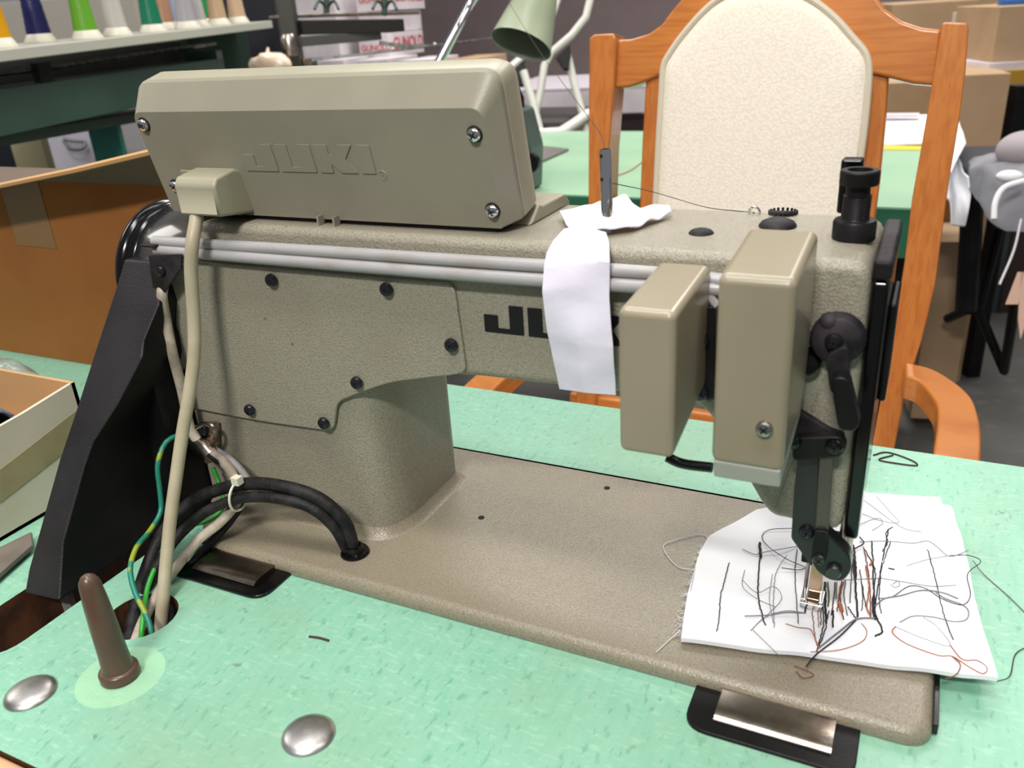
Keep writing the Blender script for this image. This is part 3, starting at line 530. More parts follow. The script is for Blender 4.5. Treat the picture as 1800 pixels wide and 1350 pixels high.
for px, r, mt in [([(670, 218), (560, 225), (525, 260), (560, 310), (650, 370), (745, 410)], .0004, THMIX), ([(430, 320), (490, 345), (530, 335), (700, 305), (745, 300)], .0004, THG), ([(1000, 285), (1120, 280), (1260, 290), (1330, 280), (1380, 310), (1440, 355), (1530, 325)], .0004, THG), ([(1000, 200), (1060, 175), (1100, 170), (1110, 195), (1060, 230)], .0003, THG), ([(1080, 60), (1150, 140), (1190, 190), (1100, 180), (1010, 145)], .0003, THG),
    ([(440, 645), (560, 640), (640, 628), (720, 630)], .0005, THG), ([(470, 715), (540, 650), (640, 620), (740, 630)], .0004, THG), ([(480, 712), (560, 790), (640, 870)], .0003, THG), ([(640, 682), (700, 700), (760, 710), (790, 770), (800, 800)], .0004, THR), ([(800, 800), (900, 720), (985, 660), (1090, 655)], .0008, THG), ([(740, 890), (790, 830), (900, 745), (980, 665)], .0007, THB), ([(760, 820), (900, 810), (1010, 770), (1035, 720), (1010, 680)], .0004, THR),
    ([(1070, 600), (1120, 560), (1200, 545), (1300, 520), (1400, 530), (1480, 560)], .0006, THG), ([(1090, 560), (1160, 550), (1240, 500), (1320, 510), (1400, 560), (1500, 590), (1540, 540), (1525, 440), (1590, 380), (1530, 350), (1440, 350)], .0004, THB), ([(1195, 675), (1260, 645), (1360, 650), (1460, 672), (1520, 660), (1530, 620), (1500, 590), (1420, 560), (1370, 530)], .0005, THG), ([(1175, 695), (1160, 725), (1230, 780), (1380, 835), (1450, 840), (1530, 890), (1600, 925), (1620, 895), (1570, 860), (1500, 855), (1440, 785)], .0005, THR), ([(1450, 840), (1490, 880), (1470, 930), (1420, 950)], .0005, THBR), ([(1170, 695), (1300, 750), (1440, 790), (1380, 700), (1310, 650)], .0003, THG),
    ([(1160, 490), (1185, 475), (1195, 495), (1170, 505), (1150, 490)], .0003, THG), ([(430, 470), (500, 530), (580, 500), (620, 560), (540, 650)], .0003, THG), ([(440, 420), (430, 500), (500, 560), (590, 600)], .0003, THG), ([(620, 410), (700, 420), (740, 410)], .0004, THB), ([(1100, 460), (1220, 480), (1350, 500), (1470, 495)], .0003, THMIX), ([(1230, 400), (1330, 370), (1440, 350)], .0003, THG), ([(1000, 260), (1020, 290), (970, 320)], .0006, THB), ([(1140, 412), (1170, 418)], .0006, THB), ([(920, 470), (1100, 460)], .0004, THG), ([(200, 400), (175, 520), (190, 440)], .0003, THW), ([(1020, 80), (1200, 210), (1300, 235)], .0003, THG), ([(575, 440), (560, 560), (580, 680)], .0003, THG)]:
    MB().tube(zig(C(px), .0004), r*.62, 5, 5).build('loose_thread', mt, fabric)
def thr(px, mat, label, r=.00028):
    z = .0008
    return tag(MB().tube([Zp(x, y, zq) for x, y, zq in px], r, 6, 8).build('thread_end', mat), label, 'thread')
mb = MB()
for k in range(46):
    t = random.random(); x = 1197+46*t+random.uniform(-2, 2)-6*math.sin(t*3); y = 1120-165*t; a = Zp(x, y, .003); mb.tube([a, a+Vector((-random.uniform(.0012, .004), random.uniform(-.002, .003), -.0015)), a+Vector((-random.uniform(.002, .0055), random.uniform(-.003, .004), -.0022))], .00016, 4, 2)
tag(mb.build('frayed_fringe', THW, fabric), kind='stuff')
thr([(1250, 960, .0005), (1235, 940, .0008), (1190, 948, .0012), (1166, 962, .0008), (1190, 995, .0006), (1226, 1002, .0008)], THW, 'pale thread loop lying on the bed left of the fabric')
thr([(1196, 1107, .003), (1180, 1122, .0008), (1154, 1146, .0008)], THW, 'short white thread end at the near left fabric corner')
thr([(1752, 1198, .002), (1775, 1188, -.007), (1785, 1150, -.0082), (1810, 1135, -.0082)], THB, 'dark thread trailing off the fabric onto the green table at right')
thr([(1400, 1180, .0008), (1412, 1192, .0008), (1430, 1185, .0008), (1396, 1170, .0008)], THBR, 'tiny brown thread curl on the bed below the fabric')
thr([(1535, 800, -.0084), (1560, 795, -.0084), (1600, 808, -.0084), (1612, 818, -.0084), (1580, 815, -.0084), (1545, 808, -.0084), (1570, 800, -.0084)], THMIX, 'dark tangled lint thread on the table behind the head', .0006)
thr([(543, 1119, -.0084), (560, 1121, -.0084), (578, 1126, -.0084)], THMIX, 'short grey thread snippet on the green table in front', .0007)
thr([(1710, 985, -.004), (1730, 1010, -.0082), (1775, 1050, -.0084), (1815, 1090, -.0084)], THG, 'fine grey thread crossing the green table right of the fabric', .0003)
# needle thread: lamp side to rod, rod to eyelet
tp = rb.lerp(rt, .93); q0 = far(880, -20, 1.30)
tag(MB().tube([q0, far(940, 78, 1.14), far(985, 140, .98), far(1030, 200, .82), far(1055, 235, .68), tp], .00035, 6, 6).build('sewing_thread', THMIX), 'thin dark sewing thread slanting from above down to the chrome rod', 'thread')
tp2 = rb.lerp(rt, .62); tag(MB().tube([tp2, far(1150, 338, .66), far(1240, 364, .66), e], .0003, 6, 6).build('sewing_thread', THMIX), 'thin dark sewing thread running from the chrome rod to the eyelet', 'thread')
for x, y in ((846, 910), (1067, 858)):
    q = Zp(x, y, 0); MB().lathe([(0, -.0002), (.0022, -.0002), (.0022, .0003), (0, .0003)], q, n=14).build('oil_hole', SLOT, sm)
# ------------------------------------------------------------------ open carton at the left
ob = thing('open_carton', (-.2, .0, TZ), 'small white lined open carton with brown tape on the green table at left', 'box')
X1 = -.121
A, B_, Cc, Dd = at(0, 755, 'x', X1), at(114, 668, 'x', X1), at(78, 905, 'x', X1), at(0, 957, 'x', X1)
slope = (B_.z-A.z)/(B_.y-A.y); yb = .045; yf = -.16
def top(y): return A.z+slope*.35*(y-A.y)+.002
mb = MB().prism([(yf, TZ+.0005), (yb, TZ+.0005), (yb, top(yb)+.002), (.0, top(0)), (yf, top(yf))], 'x', X1-.003, X1); mb.build('side_wall', CARDW, ob)
MB().box((-.42, yb-.003, TZ+.0005), (X1, yb, top(yb)+.002)).build('end_wall', [CARDI], ob)
MB().box((-.42, yf, TZ+.0005), (X1, yf+.003, .06)).build('end_wall', [CARDI], ob); MB().box((-.42, yf, TZ+.0005), (-.417, yb, .08)).build('side_wall', CARDI, ob); MB().box((-.42, yf, TZ+.0005), (X1, yb, TZ+.003)).build('bottom', CARDI, ob)
tb0, tb1, tb2, tb3 = [at(x, y, 'x', X1+.0006) for x, y in ((0, 826), (134, 722), (120, 790), (0, 884))]
mb = MB(); mb.loft([[tb0, tb1, tb2, tb3], [p-Vector((.0005, 0, 0)) for p in (tb0, tb1, tb2, tb3)]]); mb.build('packing_tape', TAPE, ob)
mb = MB(); a, b = Vector((-.19, -.02, .052)), Vector((-.36, .02, .046)); ax = b-a; mb.lathe([(.0125, .003), (.0140, 0), (.0155, .001), (.0155, ax.length), (.0, ax.length)], Vector((-.158, -.0, .052)), ax, 28, cap=False)
tag(mb.build('cloth_roll', DENIM), 'blue grey rolled cloth tube lying in the open carton', 'cloth roll')
mb = MB(); mb.coons([Vector((-.42, .09, TZ+.001)), Vector((-.33, .07, TZ+.001)), Vector((-.2, .055, TZ+.001))], [Vector((-.2, .055, TZ+.001)), Vector((-.2, .12, TZ+.001))], [Vector((-.42, .17, TZ+.001)), Vector((-.2, .12, TZ+.001))], [Vector((-.42, .09, TZ+.001)), Vector((-.42, .17, TZ+.001))], 40, 20, .006, 60, lift=lambda u, v: Vector((0, 0, (.012+.045*math.sin(math.pi*u))*math.sin(math.pi*v))))
tag(mb.build('bubble_wrap', PLAS), 'clear bubble wrap bunched behind the small open carton', 'bubble wrap')
mb = MB(); s0, s1, s2, s3 = [Zp(x, y, TZ+.003) for x, y in ((-30, 985), (58, 942), (60, 965), (-30, 1045))]; mb.loft([[s0, s1, s2, s3], [p+Vector((0, 0, .004)) for p in (s0, s1, s2, s3)]]); mb.build
tag(mb.build('grey_board', simple('grey_brown_board', '6d645c', .6, var='5c544d'), bevel=.001), 'flat grey brown board strip on the table beside the belt cover', 'board')
# ------------------------------------------------------------------ big brown carton behind
bc_ = thing('large_carton', (-.35, .25, TZ), 'large orange brown cardboard carton standing on the table behind the machine', 'box')
MB().box((-.70, .222, TZ+.0005), (-.14, .226, .190)).build('front_wall', CARDD, bc_); MB().box((-.70, .222, .1901), (-.14, .262, .193)).build('top_panel', simple('grimy_card', '5f5145', .8), bc_)
MB().box((-.70, .226, TZ+.0005), (-.697, .259, .190)).build('side_wall', CARDD, bc_); MB().box((-.143, .226, TZ+.0005), (-.14, .259, .190)).build('side_wall', CARDD, bc_); MB().box((-.70, .259, TZ+.0005), (-.14, .262, .190)).build('back_wall', CARDD, bc_); MB().box((-.697, .226, TZ+.0005), (-.143, .259, TZ+.004)).build('bottom', CARDD, bc_)
f0, f1, f2 = [at(x, y, 'y', .175) for x, y in ((-160, 356), (130, 295), (292, 256))]; g0, g2 = Vector((f0.x, .222, .192)), Vector((f2.x+.0, .222, .1925)); g1 = g0.lerp(g2, .5)
mb = MB(); mb.loft([[g0, g1, g2], [Vector((p.x, p.y, p.z)) for p in (f0, f1, f2)]], close=False, cap=False)
fl = mb.build('top_flap', simple('grimy_flap_card', '66564a', .8), bc_, flat=True); mb = MB(); mb.tube([p+Vector((0, -.001, -.002)) for p in (f0, f1, f2)], .0026, 6, 0); mb.build('flap_edge', CARDI, bc_); so = fl.modifiers.new('s', 'SOLIDIFY'); so.thickness = .004
q = at(40, 350, 'y', .2212); MB().box((q.x-.03, .2212, .12), (q.x+.03, .2222, .190)).build('packing_tape', simple('clear_brown_tape', '8a6a45', .25), bc_)
# ------------------------------------------------------------------ chair
ch = thing('wooden_armchair', (.245, .7, FZ), 'orange beech armchair with cream upholstered arched back behind the sewing table', 'chair')
cP, cN = Vector((0, .70, -.10)), Vector((0, .4, -.06)).normalized()
def chp(px, off=0): return [onplane(x, y, cP-cN*off, cN) for x, y in px]
def chpart(name, px, mat, off=0, th=.025, par=None, bevel=.004, rr=None):
    a = chp(px, off); mb = MB(); mb.loft([a, [p+cN*th for p in a]]); return mb.build(name, mat, par or ch, bevel=bevel, seg=3)
def down(px, dx, n): return px
chpart('back_post', [(1035, 66), (1044, 60), (1078, 58), (1083, 66), (1078, 160), (1070, 260), (1066, 390), (1045, 700), (1040, 900), (1006, 900), (1012, 700), (1033, 400), (1034, 200)], CHV, .012, .045)
chpart('back_post', [(1655, 42), (1662, 38), (1700, 40), (1703, 50), (1697, 130), (1688, 200), (1668, 320), (1644, 500), (1620, 600), (1600, 660), (1582, 740), (1560, 850), (1530, 850), (1537, 760), (1568, 600), (1590, 460), (1603, 350), (1628, 210), (1641, 130), (1653, 60)], CHV, .012, .045)
chpart('back_slat', [(1135, 130), (1168, 130), (1158, 250), (1150, 400), (1138, 735), (1108, 735), (1122, 400), (1128, 250)], CHV, -.006, .02)
chpart('back_slat', [(1524, 125), (1562, 130), (1556, 220), (1545, 330), (1520, 520), (1474, 790), (1444, 790), (1485, 520), (1500, 400), (1515, 250)], CHV, -.006, .02)
chpart('crest_rail', [(1070, 70), (1110, 68), (1140, 59), (1163, 42), (1182, 16), (1205, -10), (1240, -40), (1300, -62), (1380, -68), (1450, -60), (1500, -42), (1535, -15), (1556, 14), (1585, 36), (1620, 48), (1656, 52), (1645, 150), (1605, 147), (1560, 136), (1525, 128), (1350, 100), (1165, 130), (1135, 143), (1105, 153), (1070, 156)], CHW, 0, .03)
cu = [(1150, 400), (1153, 340), (1158, 240), (1163, 160), (1166, 118), (1176, 96), (1200, 62), (1235, 22), (1268, -4), (1310, -18), (1345, -21), (1390, -16), (1430, 2), (1468, 32), (1500, 68), (1520, 92), (1527, 118), (1526, 160), (1518, 240), (1506, 320), (1492, 420), (1470, 560), (1440, 660), (1150, 640), (1146, 540)]
cus = smooth([Vector((x, y, 0)) for x, y in cu], 4, True); cus = [(p.x, p.y) for p in cus]; cxy = (1340, 300)
mb = MB(); loops = []
for f, o_ in ((1, 0), (1, .012), (.985, .019), (.955, .0235), (.90, .0255), (.7, .0275), (.35, .029)):
    loops.append(chp([(cxy[0]+(x-cxy[0])*f, cxy[1]+(y-cxy[1])*f) for x, y in cus], o_))
mb.loft(loops); cush = mb.build('back_cushion', CREAM, ch)
mb = MB(); mb.tube(chp(cus, .019), .0040, 8, 0, closed=True); mb.build('piping', PIPE, cush)
chpart('lower_rail', [(1000, 690), (1560, 775), (1540, 850), (1000, 760)], CHW, -.002, .02)
ar_o = [(1590, 636), (1637, 647), (1677, 670), (1707, 697), (1720, 730), (1725, 767), (1722, 830), (1705, 900)]; ar_i = [(1592, 660), (1617, 670), (1640, 697), (1648, 717), (1647, 750), (1640, 800), (1632, 850), (1620, 910)]
O_ = smooth([Zp(x, y, -.095) for x, y in ar_o], 5); I_ = smooth([Zp(x, y, -.095) for x, y in ar_i], 5)
for mir in (False, True):
    fx_ = (lambda p: Vector((.485-p.x, p.y, p.z))) if mir else (lambda p: p)
    mb = MB(); mb.loft([[fx_(a), fx_(b), fx_(b)-Vector((0, 0, .03)), fx_(a)-Vector((0, 0, .03))] for a, b in zip(O_, I_)]); mb.build('armrest', CHW, ch, bevel=.004)
    xs = fx_(Vector((O_[-1]+I_[-1])/2)); MB().box((xs.x-.02, xs.y-.0, FZ), (xs.x+.02, xs.y+.04, -.125)).build('front_leg', CHV, ch, bevel=.004)
    xb = .435 if not mir else .05; MB().box((xb-.02, .70, FZ), (xb+.02, .74, -.30)).build('rear_leg', CHV, ch, bevel=.004)
MB().box((.03, .42, -.33), (.455, .72, -.27)).build('seat', CREAM, ch, bevel=.015)
# ------------------------------------------------------------------ second green table
t2 = thing('cutting_table', (0, 1.45, FZ), 'second green table with dark green edge behind the wooden armchair', 'table')
MB().prism([(-1.0, 1.15), (.435, 1.125), (.445, 1.74), (.45, 1.95), (-1.0, 1.95)], 'z', -.034, TZ).build('tabletop', GTOP, t2)
MB().prism([(-1.0, 1.138), (.437, 1.113), (.437, 1.1245), (-1.0, 1.1495)], 'z', -.088, TZ+.0008).build('edge_trim', GEDGE, t2, bevel=.002)
for x, y in ((-.9, 1.2), (.40, 1.2), (-.9, 1.88), (.40, 1.88)): MB().box((x-.02, y-.02, FZ), (x+.02, y+.02, -.034)).build('leg', BLK, t2)
mb = MB().box((-.55, 1.655, TZ+.0005), (.443, 1.680, TZ+.0015)); 
mb = MB().prism([(.20, 1.672), (.444, 1.672), (.444, 1.722), (.20, 1.722)], 'z', TZ+.0005, TZ+.002); tag(mb.build('tape_measure', YEL), 'yellow tape strip along the rear of the second green table', 'tape')
mb = MB(); mb.coons([Vector((.10, 1.725, TZ+.002)), Vector((.447, 1.725, TZ+.002)), Vector((.475, 1.40, TZ+.003))], [Vector((.475, 1.40, TZ+.003)), Vector((.50, 1.7, TZ+.01)), Vector((.48, 2.0, .02))], [Vector((.10, 1.97, .02)), Vector((.48, 2.0, .02))], [Vector((.10, 1.725, TZ+.002)), Vector((.10, 1.97, .02))], 30, 20, .004, 12, .004)
tag(mb.build('white_cloth', CLOTH), 'white cloth spread over the far right corner of the second table', 'cloth')
ca, cb_ = far(1636, 300, 1.62), far(1700, 315, 1.62)
mb = MB(); mb.coons([far(1630, 340, 1.62), far(1668, 352, 1.62), far(1672, 395, 1.63), far(1692, 400, 1.66)], [far(1692, 400, 1.66), far(1702, 345, 1.66), far(1700, 312, 1.66)], [far(1630, 235, 1.9), far(1665, 240, 1.95), far(1700, 312, 1.66)], [far(1630, 340, 1.62), far(1630, 300, 1.62), far(1630, 235, 1.9)], 24, 24, .006, 14, .003)
tag(mb.build('white_cloth', CLOTH), 'white cloth corner hanging down past the right chair post', 'cloth')
MB().box
tag(MB().box((.325, 1.93, .025), (.40, 1.96, .032)).build('paper_stack', GUNW), 'small white paper slab on the cloth seen between the chair posts', 'paper')
# small sewing machine on that table
s2 = thing('small_machine_head', (-.43, 1.45, TZ), 'small dark green machine head on a grey plate behind the control box', 'machine')
q = [Zp(x, y, TZ+.002) for x, y in ((915, 302), (1000, 264), (945, 258), (900, 275))]; mb = MB(); mb.loft([q, [p+Vector((0, 0, .004)) for p in q]]); mb.build('base_plate', simple('grey_steel_plate', '77706f', .4), s2)
c = far(925, 290, 1.60); MB().prism(fillet([(c.x-.055, TZ+.001), (c.x+.005, TZ+.001), (c.x+.012, c.z+.03), (c.x-.005, c.z+.10), (c.x-.06, c.z+.11)], .008), 'y', c.y, c.y+.06).build('body', simple('grey_green_casting', '4b5a55', .4), s2, bevel=.004)
mb = MB().lathe([(0, 0), (.018, 0), (.018, .012), (0, .012)], far(935, 285, 1.57), (0, -1, 0)); mb.build('knob', BLK, s2); mb = MB(); mb.lathe([(0, -.02), (.014, -.02), (.014, .03), (.009, .04), (.006, .05), (0, .05)], far(910, 200, 1.6), (0, 0, 1)); mb.build('top_knob', BLK, s2)
mb = MB(); mb.tube([Zp(1085, 309, TZ+.001), Zp(1108, 300, TZ+.001), Zp(1130, 284, TZ+.001)], .0015, 6); tag(mb.build('thread_end', THR), 'thin reddish line of thread on the second green table beside the chair post', 'thread')
# ------------------------------------------------------------------ desk lamp
lp = thing('desk_lamp', far(775, 200, 1.9), 'pale green enamel lamp shade on a bright metal arm above the second table', 'lamp')
mb = MB(); mb.tube([far(745, 166, 1.62), far(770, 114, 1.62), far(802, 52, 1.62), far(838, -12, 1.62), far(880, -60, 1.56), far(920, -70, 1.5), far(948, -40, 1.46)], .0095, 12); mb.build('arm', CHR, lp)
c0 = far(916, 79, 1.45); up = (far(955, -30, 1.47)-c0).normalized(); mb = MB(); mb.lathe([(.0535, 0), (.0545, .0), (.0535, .002), (.045, .045), (.033, .098), (.030, .108), (.018, .120), (0, .122)], c0, up+FWD*-.12, 40, cap=False); mb.mi = 1; mb.lathe([(.0532, .001), (.0445, .045), (.0325, .097), (0, .1)], c0, up+FWD*-.12, 40, cap=False); mb.build('shade', [PALEG, PALEGI], lp)
mb = MB(); mb.lathe([(0, 0), (.06, 0), (.06, .02), (.01, .025), (0, .03)], Vector((far(745, 190, 1.62).x, far(745, 190, 1.62).y, TZ)), n=24); mb.cyl(Vector((far(745, 190, 1.62).x, far(745, 190, 1.62).y, TZ+.02)), far(745, 190, 1.62), .0075); mb.build('base', PALEG, lp)
# ------------------------------------------------------------------ white folding step stool
sl = thing('step_stool', far(960, 240, 2.4), 'white tubular folding step stool with black joints behind the lamp', 'stool')
d = 2.05; T = lambda pts, r=.0095: MB().tube([far(p[0], p[1], p[2]*1.2) for p in pts], r*1.2, 10, 0)
T([(1042, -80, 2.05), (1037, 0, 2.05), (1030, 30, 2.05), (1005, 62, 2.05), (970, 92, 2.05), (957, 115, 2.05), (950, 160, 2.05), (942, 195, 2.05), (930, 300, 2.05)]).build('rear_frame_tube', WHTM, sl)
T([(1000, -60, 2.25), (960, 60, 2.25), (925, 95, 2.2), (893, 122, 2.15), (870, 150, 2.1), (850, 300, 2.1)]).build('rear_frame_tube', WHTM, sl)
T([(920, 125, 2.0), (935, 175, 2.0), (952, 240, 2.0), (965, 300, 2.0)]).build('front_leg', WHTM, sl); T([(997, 95, 2.05), (1010, 150, 2.05), (1027, 212, 2.05), (1040, 300, 2.05)]).build('front_leg', WHTM, sl)
T([(930, 236, 2.0), (955, 236, 1.98), (985, 234, 1.98), (1010, 218, 2.02), (1036, 200, 2.05)], .014).build('step_bar', WHTM, sl)
q = [far(x, y, dd*1.2) for x, y, dd in ((915, 195, 2.2), (1035, 193, 2.2), (990, 222, 2.0), (935, 222, 2.0))]; mb = MB(); mb.loft([q, [p+Vector((0, 0, .01)) for p in q]]); mb.build('step_tread', simple('dark_rubber_tread', '3c3938', .7), sl)
for a in ([(898, 128), (922, 104), (926, 135), (920, 150), (912, 148)], [(978, 100), (1002, 78), (1004, 98), (1000, 120), (992, 120)]):
    a = [far(x, y, 2.42) for x, y in a]; mb = MB(); mb.loft([a, [p+FWD*.02 for p in a]]); mb.build('joint_bracket', BLK, sl)
# ------------------------------------------------------------------ generic far boxes
def fbox(x0, y0, x1, y1, dep, th, rz=0, down=0):
    """box whose front covers that part of the photograph at that distance; returns its builder, corner and axes"""
    P0 = far(x0, y1, dep); wd = (x1-x0)*dep/FPX; v0 = P0-CAM; k = (y0-675)/FPX; ht = (k*FWD.dot(v0)-DOWN.dot(v0))/(DOWN.z-k*FWD.z)+down
    m = Matrix.Rotation(math.atan2(RIGHT.y, RIGHT.x)+rz, 3, 'Z'); ux, uy = m@Vector((1, 0, 0)), m@Vector((0, 1, 0)); P0 = P0-Vector((0, 0, down))
    mb = MB(); c = [P0, P0+ux*wd, P0+ux*wd+uy*th, P0+uy*th]; mb.loft([c, [p+Vector((0, 0, ht)) for p in c]]); return mb, P0, ux, uy, wd, ht
def ftag(name, mat, label, cat, *a, group=None, bevel=.002, **k):
    mb = fbox(*a, **k)[0]; return tag(mb.build(name, mat, bevel=bevel), label, cat, group)
# thread-maker cartons
G = 'white thread cartons stacked at the back'
def gun(x0, y0, x1, y1, dep, th, rz, label, front=True, side=True, down=0, mat=GUNW, pencil=False):
    mb, P0, ux, uy, wd, ht = fbox(x0, y0, x1, y1, dep, th, rz, down); o = tag(mb.build('thread_carton', mat, bevel=.002), label, 'box', G)
    up_ = Vector((0, 0, 1)); sz = wd*.235
    if front: text_mesh('GUNOLD', P0+ux*wd*.07-uy*.001+up_*(down+(ht-down)*.30), ux, up_, sz, .0005).build('printed_name', RED, o, flat=True)
    if side: text_mesh('GUNOLD', P0+ux*(wd+.001)+uy*th*.12+up_*(down+(ht-down)*.30), uy, up_, th*.2, .0005).build('printed_name', RED, o, flat=True)
    if pencil: MB().tube([P0+ux*wd*a-uy*.002+up_*(down+(ht-down)*b) for a, b in ((.2, .5), (.3, .75), (.35, .45), (.5, .7), (.55, .45), (.7, .6), (.8, .5))], .002, 6, 3).build('pencil_note', GREYI, o)
D0 = 3.2
gun(634, 62, 692, 103, D0, .30, -.35, 'white thread carton with red lettering in the middle of the stack', down=.0)
gun(628, -30, 694, 22, D0, .30, -.35, 'white thread carton with red lettering at the top of the stack behind the green clips')
gun(634, 24, 692, 60, D0+.02, .28, -.35, 'plain white carton between the two lettered thread cartons', False, False)
gun(522, -20, 612, 104, D0+.1, .25, -.35, 'plain pale carton column left of the lettered thread cartons', False, False)
gun(563, 107, 616, 150, D0-.1, .25, -.35, 'low white carton with pencil marks, leftmost in the bottom row', False, False, pencil=True, down=1)
gun(632, 106, 692, 150, D0-.1, .25, -.35, 'low white carton with pencil marks under the lettered thread cartons', False, False, pencil=True, down=1)
gun(706, 107, 766, 150, D0-.15, .25, -.35, 'low white carton with pencil marks left of the metal lamp arm', False, False, pencil=True, down=1)
gun(786, 106, 846, 150, D0-.15, .30, -.35, 'low tan carton with pencil marks right of the metal lamp arm', False, False, mat=CARD2, pencil=True, down=1)
# long pale work surface behind the stool
mb, P0, ux, uy, wd, ht = fbox(870, 165, 1170, 206, 3.05, .6, -.3, 0); wt = tag(mb.build('storage_chest', GUNW, bevel=.004), 'long white chest with a pale mauve top behind the step stool', 'chest')
mb = MB(); c = [P0+Vector((0, 0, ht+.001)), P0+ux*wd+Vector((0, 0, ht+.001)), P0+ux*wd+uy*.6+Vector((0, 0, ht+.001)), P0+uy*.6+Vector((0, 0, ht+.001))]; mb.loft([c, [p+Vector((0, 0, .008)) for p in c]]); mb.build('top_sheet', MAUVE, wt)
mb = MB()
for a, b in ((.02, .05), (.95, .05), (.02, .5), (.95, .5)): mb = MB(); q = P0+ux*wd*a+uy*b; mb.loft([[Vector((q.x+i, q.y+j, FZ)) for i, j in ((0, 0), (.04, 0), (.04, .04), (0, .04))], [Vector((q.x+i, q.y+j, P0.z)) for i, j in ((0, 0), (.04, 0), (.04, .04), (0, .04))]]); mb.build('leg', BLK, wt)
ftag('display_case', simple('grey_mauve_case', '83767b', .7), 'grey mauve case under the white chest between the chair posts', 'box', 1085, 212, 1140, 262, 3.3, .3, down=.5)
# ------------------------------------------------------------------ embroidery machine at the left
em = thing('embroidery_machine', far(100, 250, 1.8), 'dark green embroidery machine with a pale thread shelf at upper left', 'machine')
def bar(ax, ay, ad, bx, by, bd, h, th, mat, name, par=em, back=None, lift=0):
    a, b = far(ax, ay, ad), far(bx, by, bd); dirv = (b-a).normalized(); n = Vector((-dirv.y, dirv.x, 0)).normalized()
    mb = MB(); lo = [a, b, b+n*th, a+n*th]; mb.loft([[p-Vector((0, 0, h)) for p in lo], lo]); return mb.build(name, mat, par, bevel=.002), a, b, n
shf, sa, sb_, sn = bar(-90, 97, 1.35, 478, 36, 2.45, .02, .24, simple('pale_grey_shelf', 'b5b3a8', .4), 'thread_shelf')
bar(-90, 178, 1.40, 388, 108, 2.45, .0, .0, TEAL, 'x') if False else None
bar(-90, 170, 1.40, 392, 102, 2.30, .078, .10, TEAL, 'cross_beam')
bar(-90, 250, 1.42, 300, 188, 2.12, .022, .10, TEALD, 'beam_underside')  # darker green strip standing in for shade under the beam
mb = MB(); mb.tube([far(-90, 142, 1.5), far(100, 118, 1.75), far(378, 76, 2.4)], .006, 8, 0); mb.build('guide_rail', STL, em)
mb = MB(); q = far(62, 126, 1.62); mb.box((q.x-.01, q.y, q.z-.02), (q.x+.01, q.y+.03, q.z+.015)); mb.build('rail_bracket', BLK, em)
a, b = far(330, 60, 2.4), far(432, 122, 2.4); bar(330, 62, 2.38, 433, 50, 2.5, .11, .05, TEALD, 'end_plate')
bar(-60, 112, 1.72, 360, 66, 2.55, .085, .02, simple('shadow_panel', '2b2a29', .7), 'shade_backing')  # dark sheet that paints the shade between shelf and beam
fb = fbox(162, 205, 216, 262, 1.95, .02, 0, .55)[0].build('leg', TEALB, em, bevel=.003)
fbox(328, 92, 386, 124, 2.28, .05, 0, .2)[0].build('side_column', TEAL, em, bevel=.003)
# thread cones
def cone(x, y, dep, mat, label, sc=1):
    # flange stands on the shelf plane
    p = far(x, y, dep); t = thing('thread_cone', p, label, 'thread cone', 'thread cones on the embroidery machine shelf')
    MB().lathe([(0, 0), (.0315*sc, 0), (.0315*sc, .003), (.0235*sc, .017), (0, .018)], p, n=24).build('cone_base', WHT, t)
    MB().lathe([(.0235*sc, .016)]+[(.0235*sc-.012*sc*k/20+(.0005 if k % 2 else 0), .016+.0075*k) for k in range(1, 18)]+[(.008, .15), (0, .15)], p, n=20).build('wound_thread', mat, t)
TH = lambda n, c: simple(n, c, .35, bump=.5, bsc=250)
def shp(x, off):     # a spot on the shelf: photo column x, distance off behind the front edge
    a, b = sa, sb_; best = None
    for k in range(400):
        p = a.lerp(b, k/400)+sn*off; v = p-CAM; c = 900+FPX*v.dot(RIGHT)/v.dot(FWD)
        if best is None or abs(c-x) < best[0]: best = (abs(c-x), p)
    return best[1]
def cone2(x, off, mat, label): 
    p = shp(x, off); v = p-CAM; cone(900+FPX*v.dot(RIGHT)/v.dot(FWD), 675+FPX*v.dot(DOWN)/v.dot(FWD), v.dot(FWD), mat, label)
cone2(0, .07, TH('yellow_thread', 'c98f00'), 'yellow thread cone cut by the left picture edge')
cone2(72, .14, TH('navy_thread', '14144c'), 'navy blue thread cone on the pale shelf')
cone2(154, .06, TH('lime_thread', '5f9a26'), 'lime green thread cone on the pale shelf')
cone2(207, .07, TH('ivory_thread', 'b5b1aa'), 'ivory white thread cone right of the lime green cone')
cone2(270, .06, TH('emerald_thread', '0c6e50'), 'dark emerald green thread cone in the front row')
cone2(292, .17, TH('tan_thread', 'a57a60'), 'tan brown thread cone half hidden behind the emerald cone')
cone2(310, .19, TH('pale_blue_thread', 'a8b6cf'), 'pale blue thread cone in the back row')
cone2(330, .06, TH('silver_thread', 'a09ca2'), 'silver grey thread cone in the front row')
cone2(349, .10, TH('light_silver_thread', 'b0acae'), 'pale silver thread cone overlapping the silver grey cone')
cone2(361, .20, TH('kelly_thread', '16803f'), 'bright green thread cone in the back row behind the beige cones')
cone2(385, .06, TH('beige_thread', 'b89a7a'), 'beige thread cone, left one of the pair near the shelf end')
cone2(419, .06, TH('sand_thread', 'c0a386'), 'sand beige thread cone nearest the right end of the shelf')
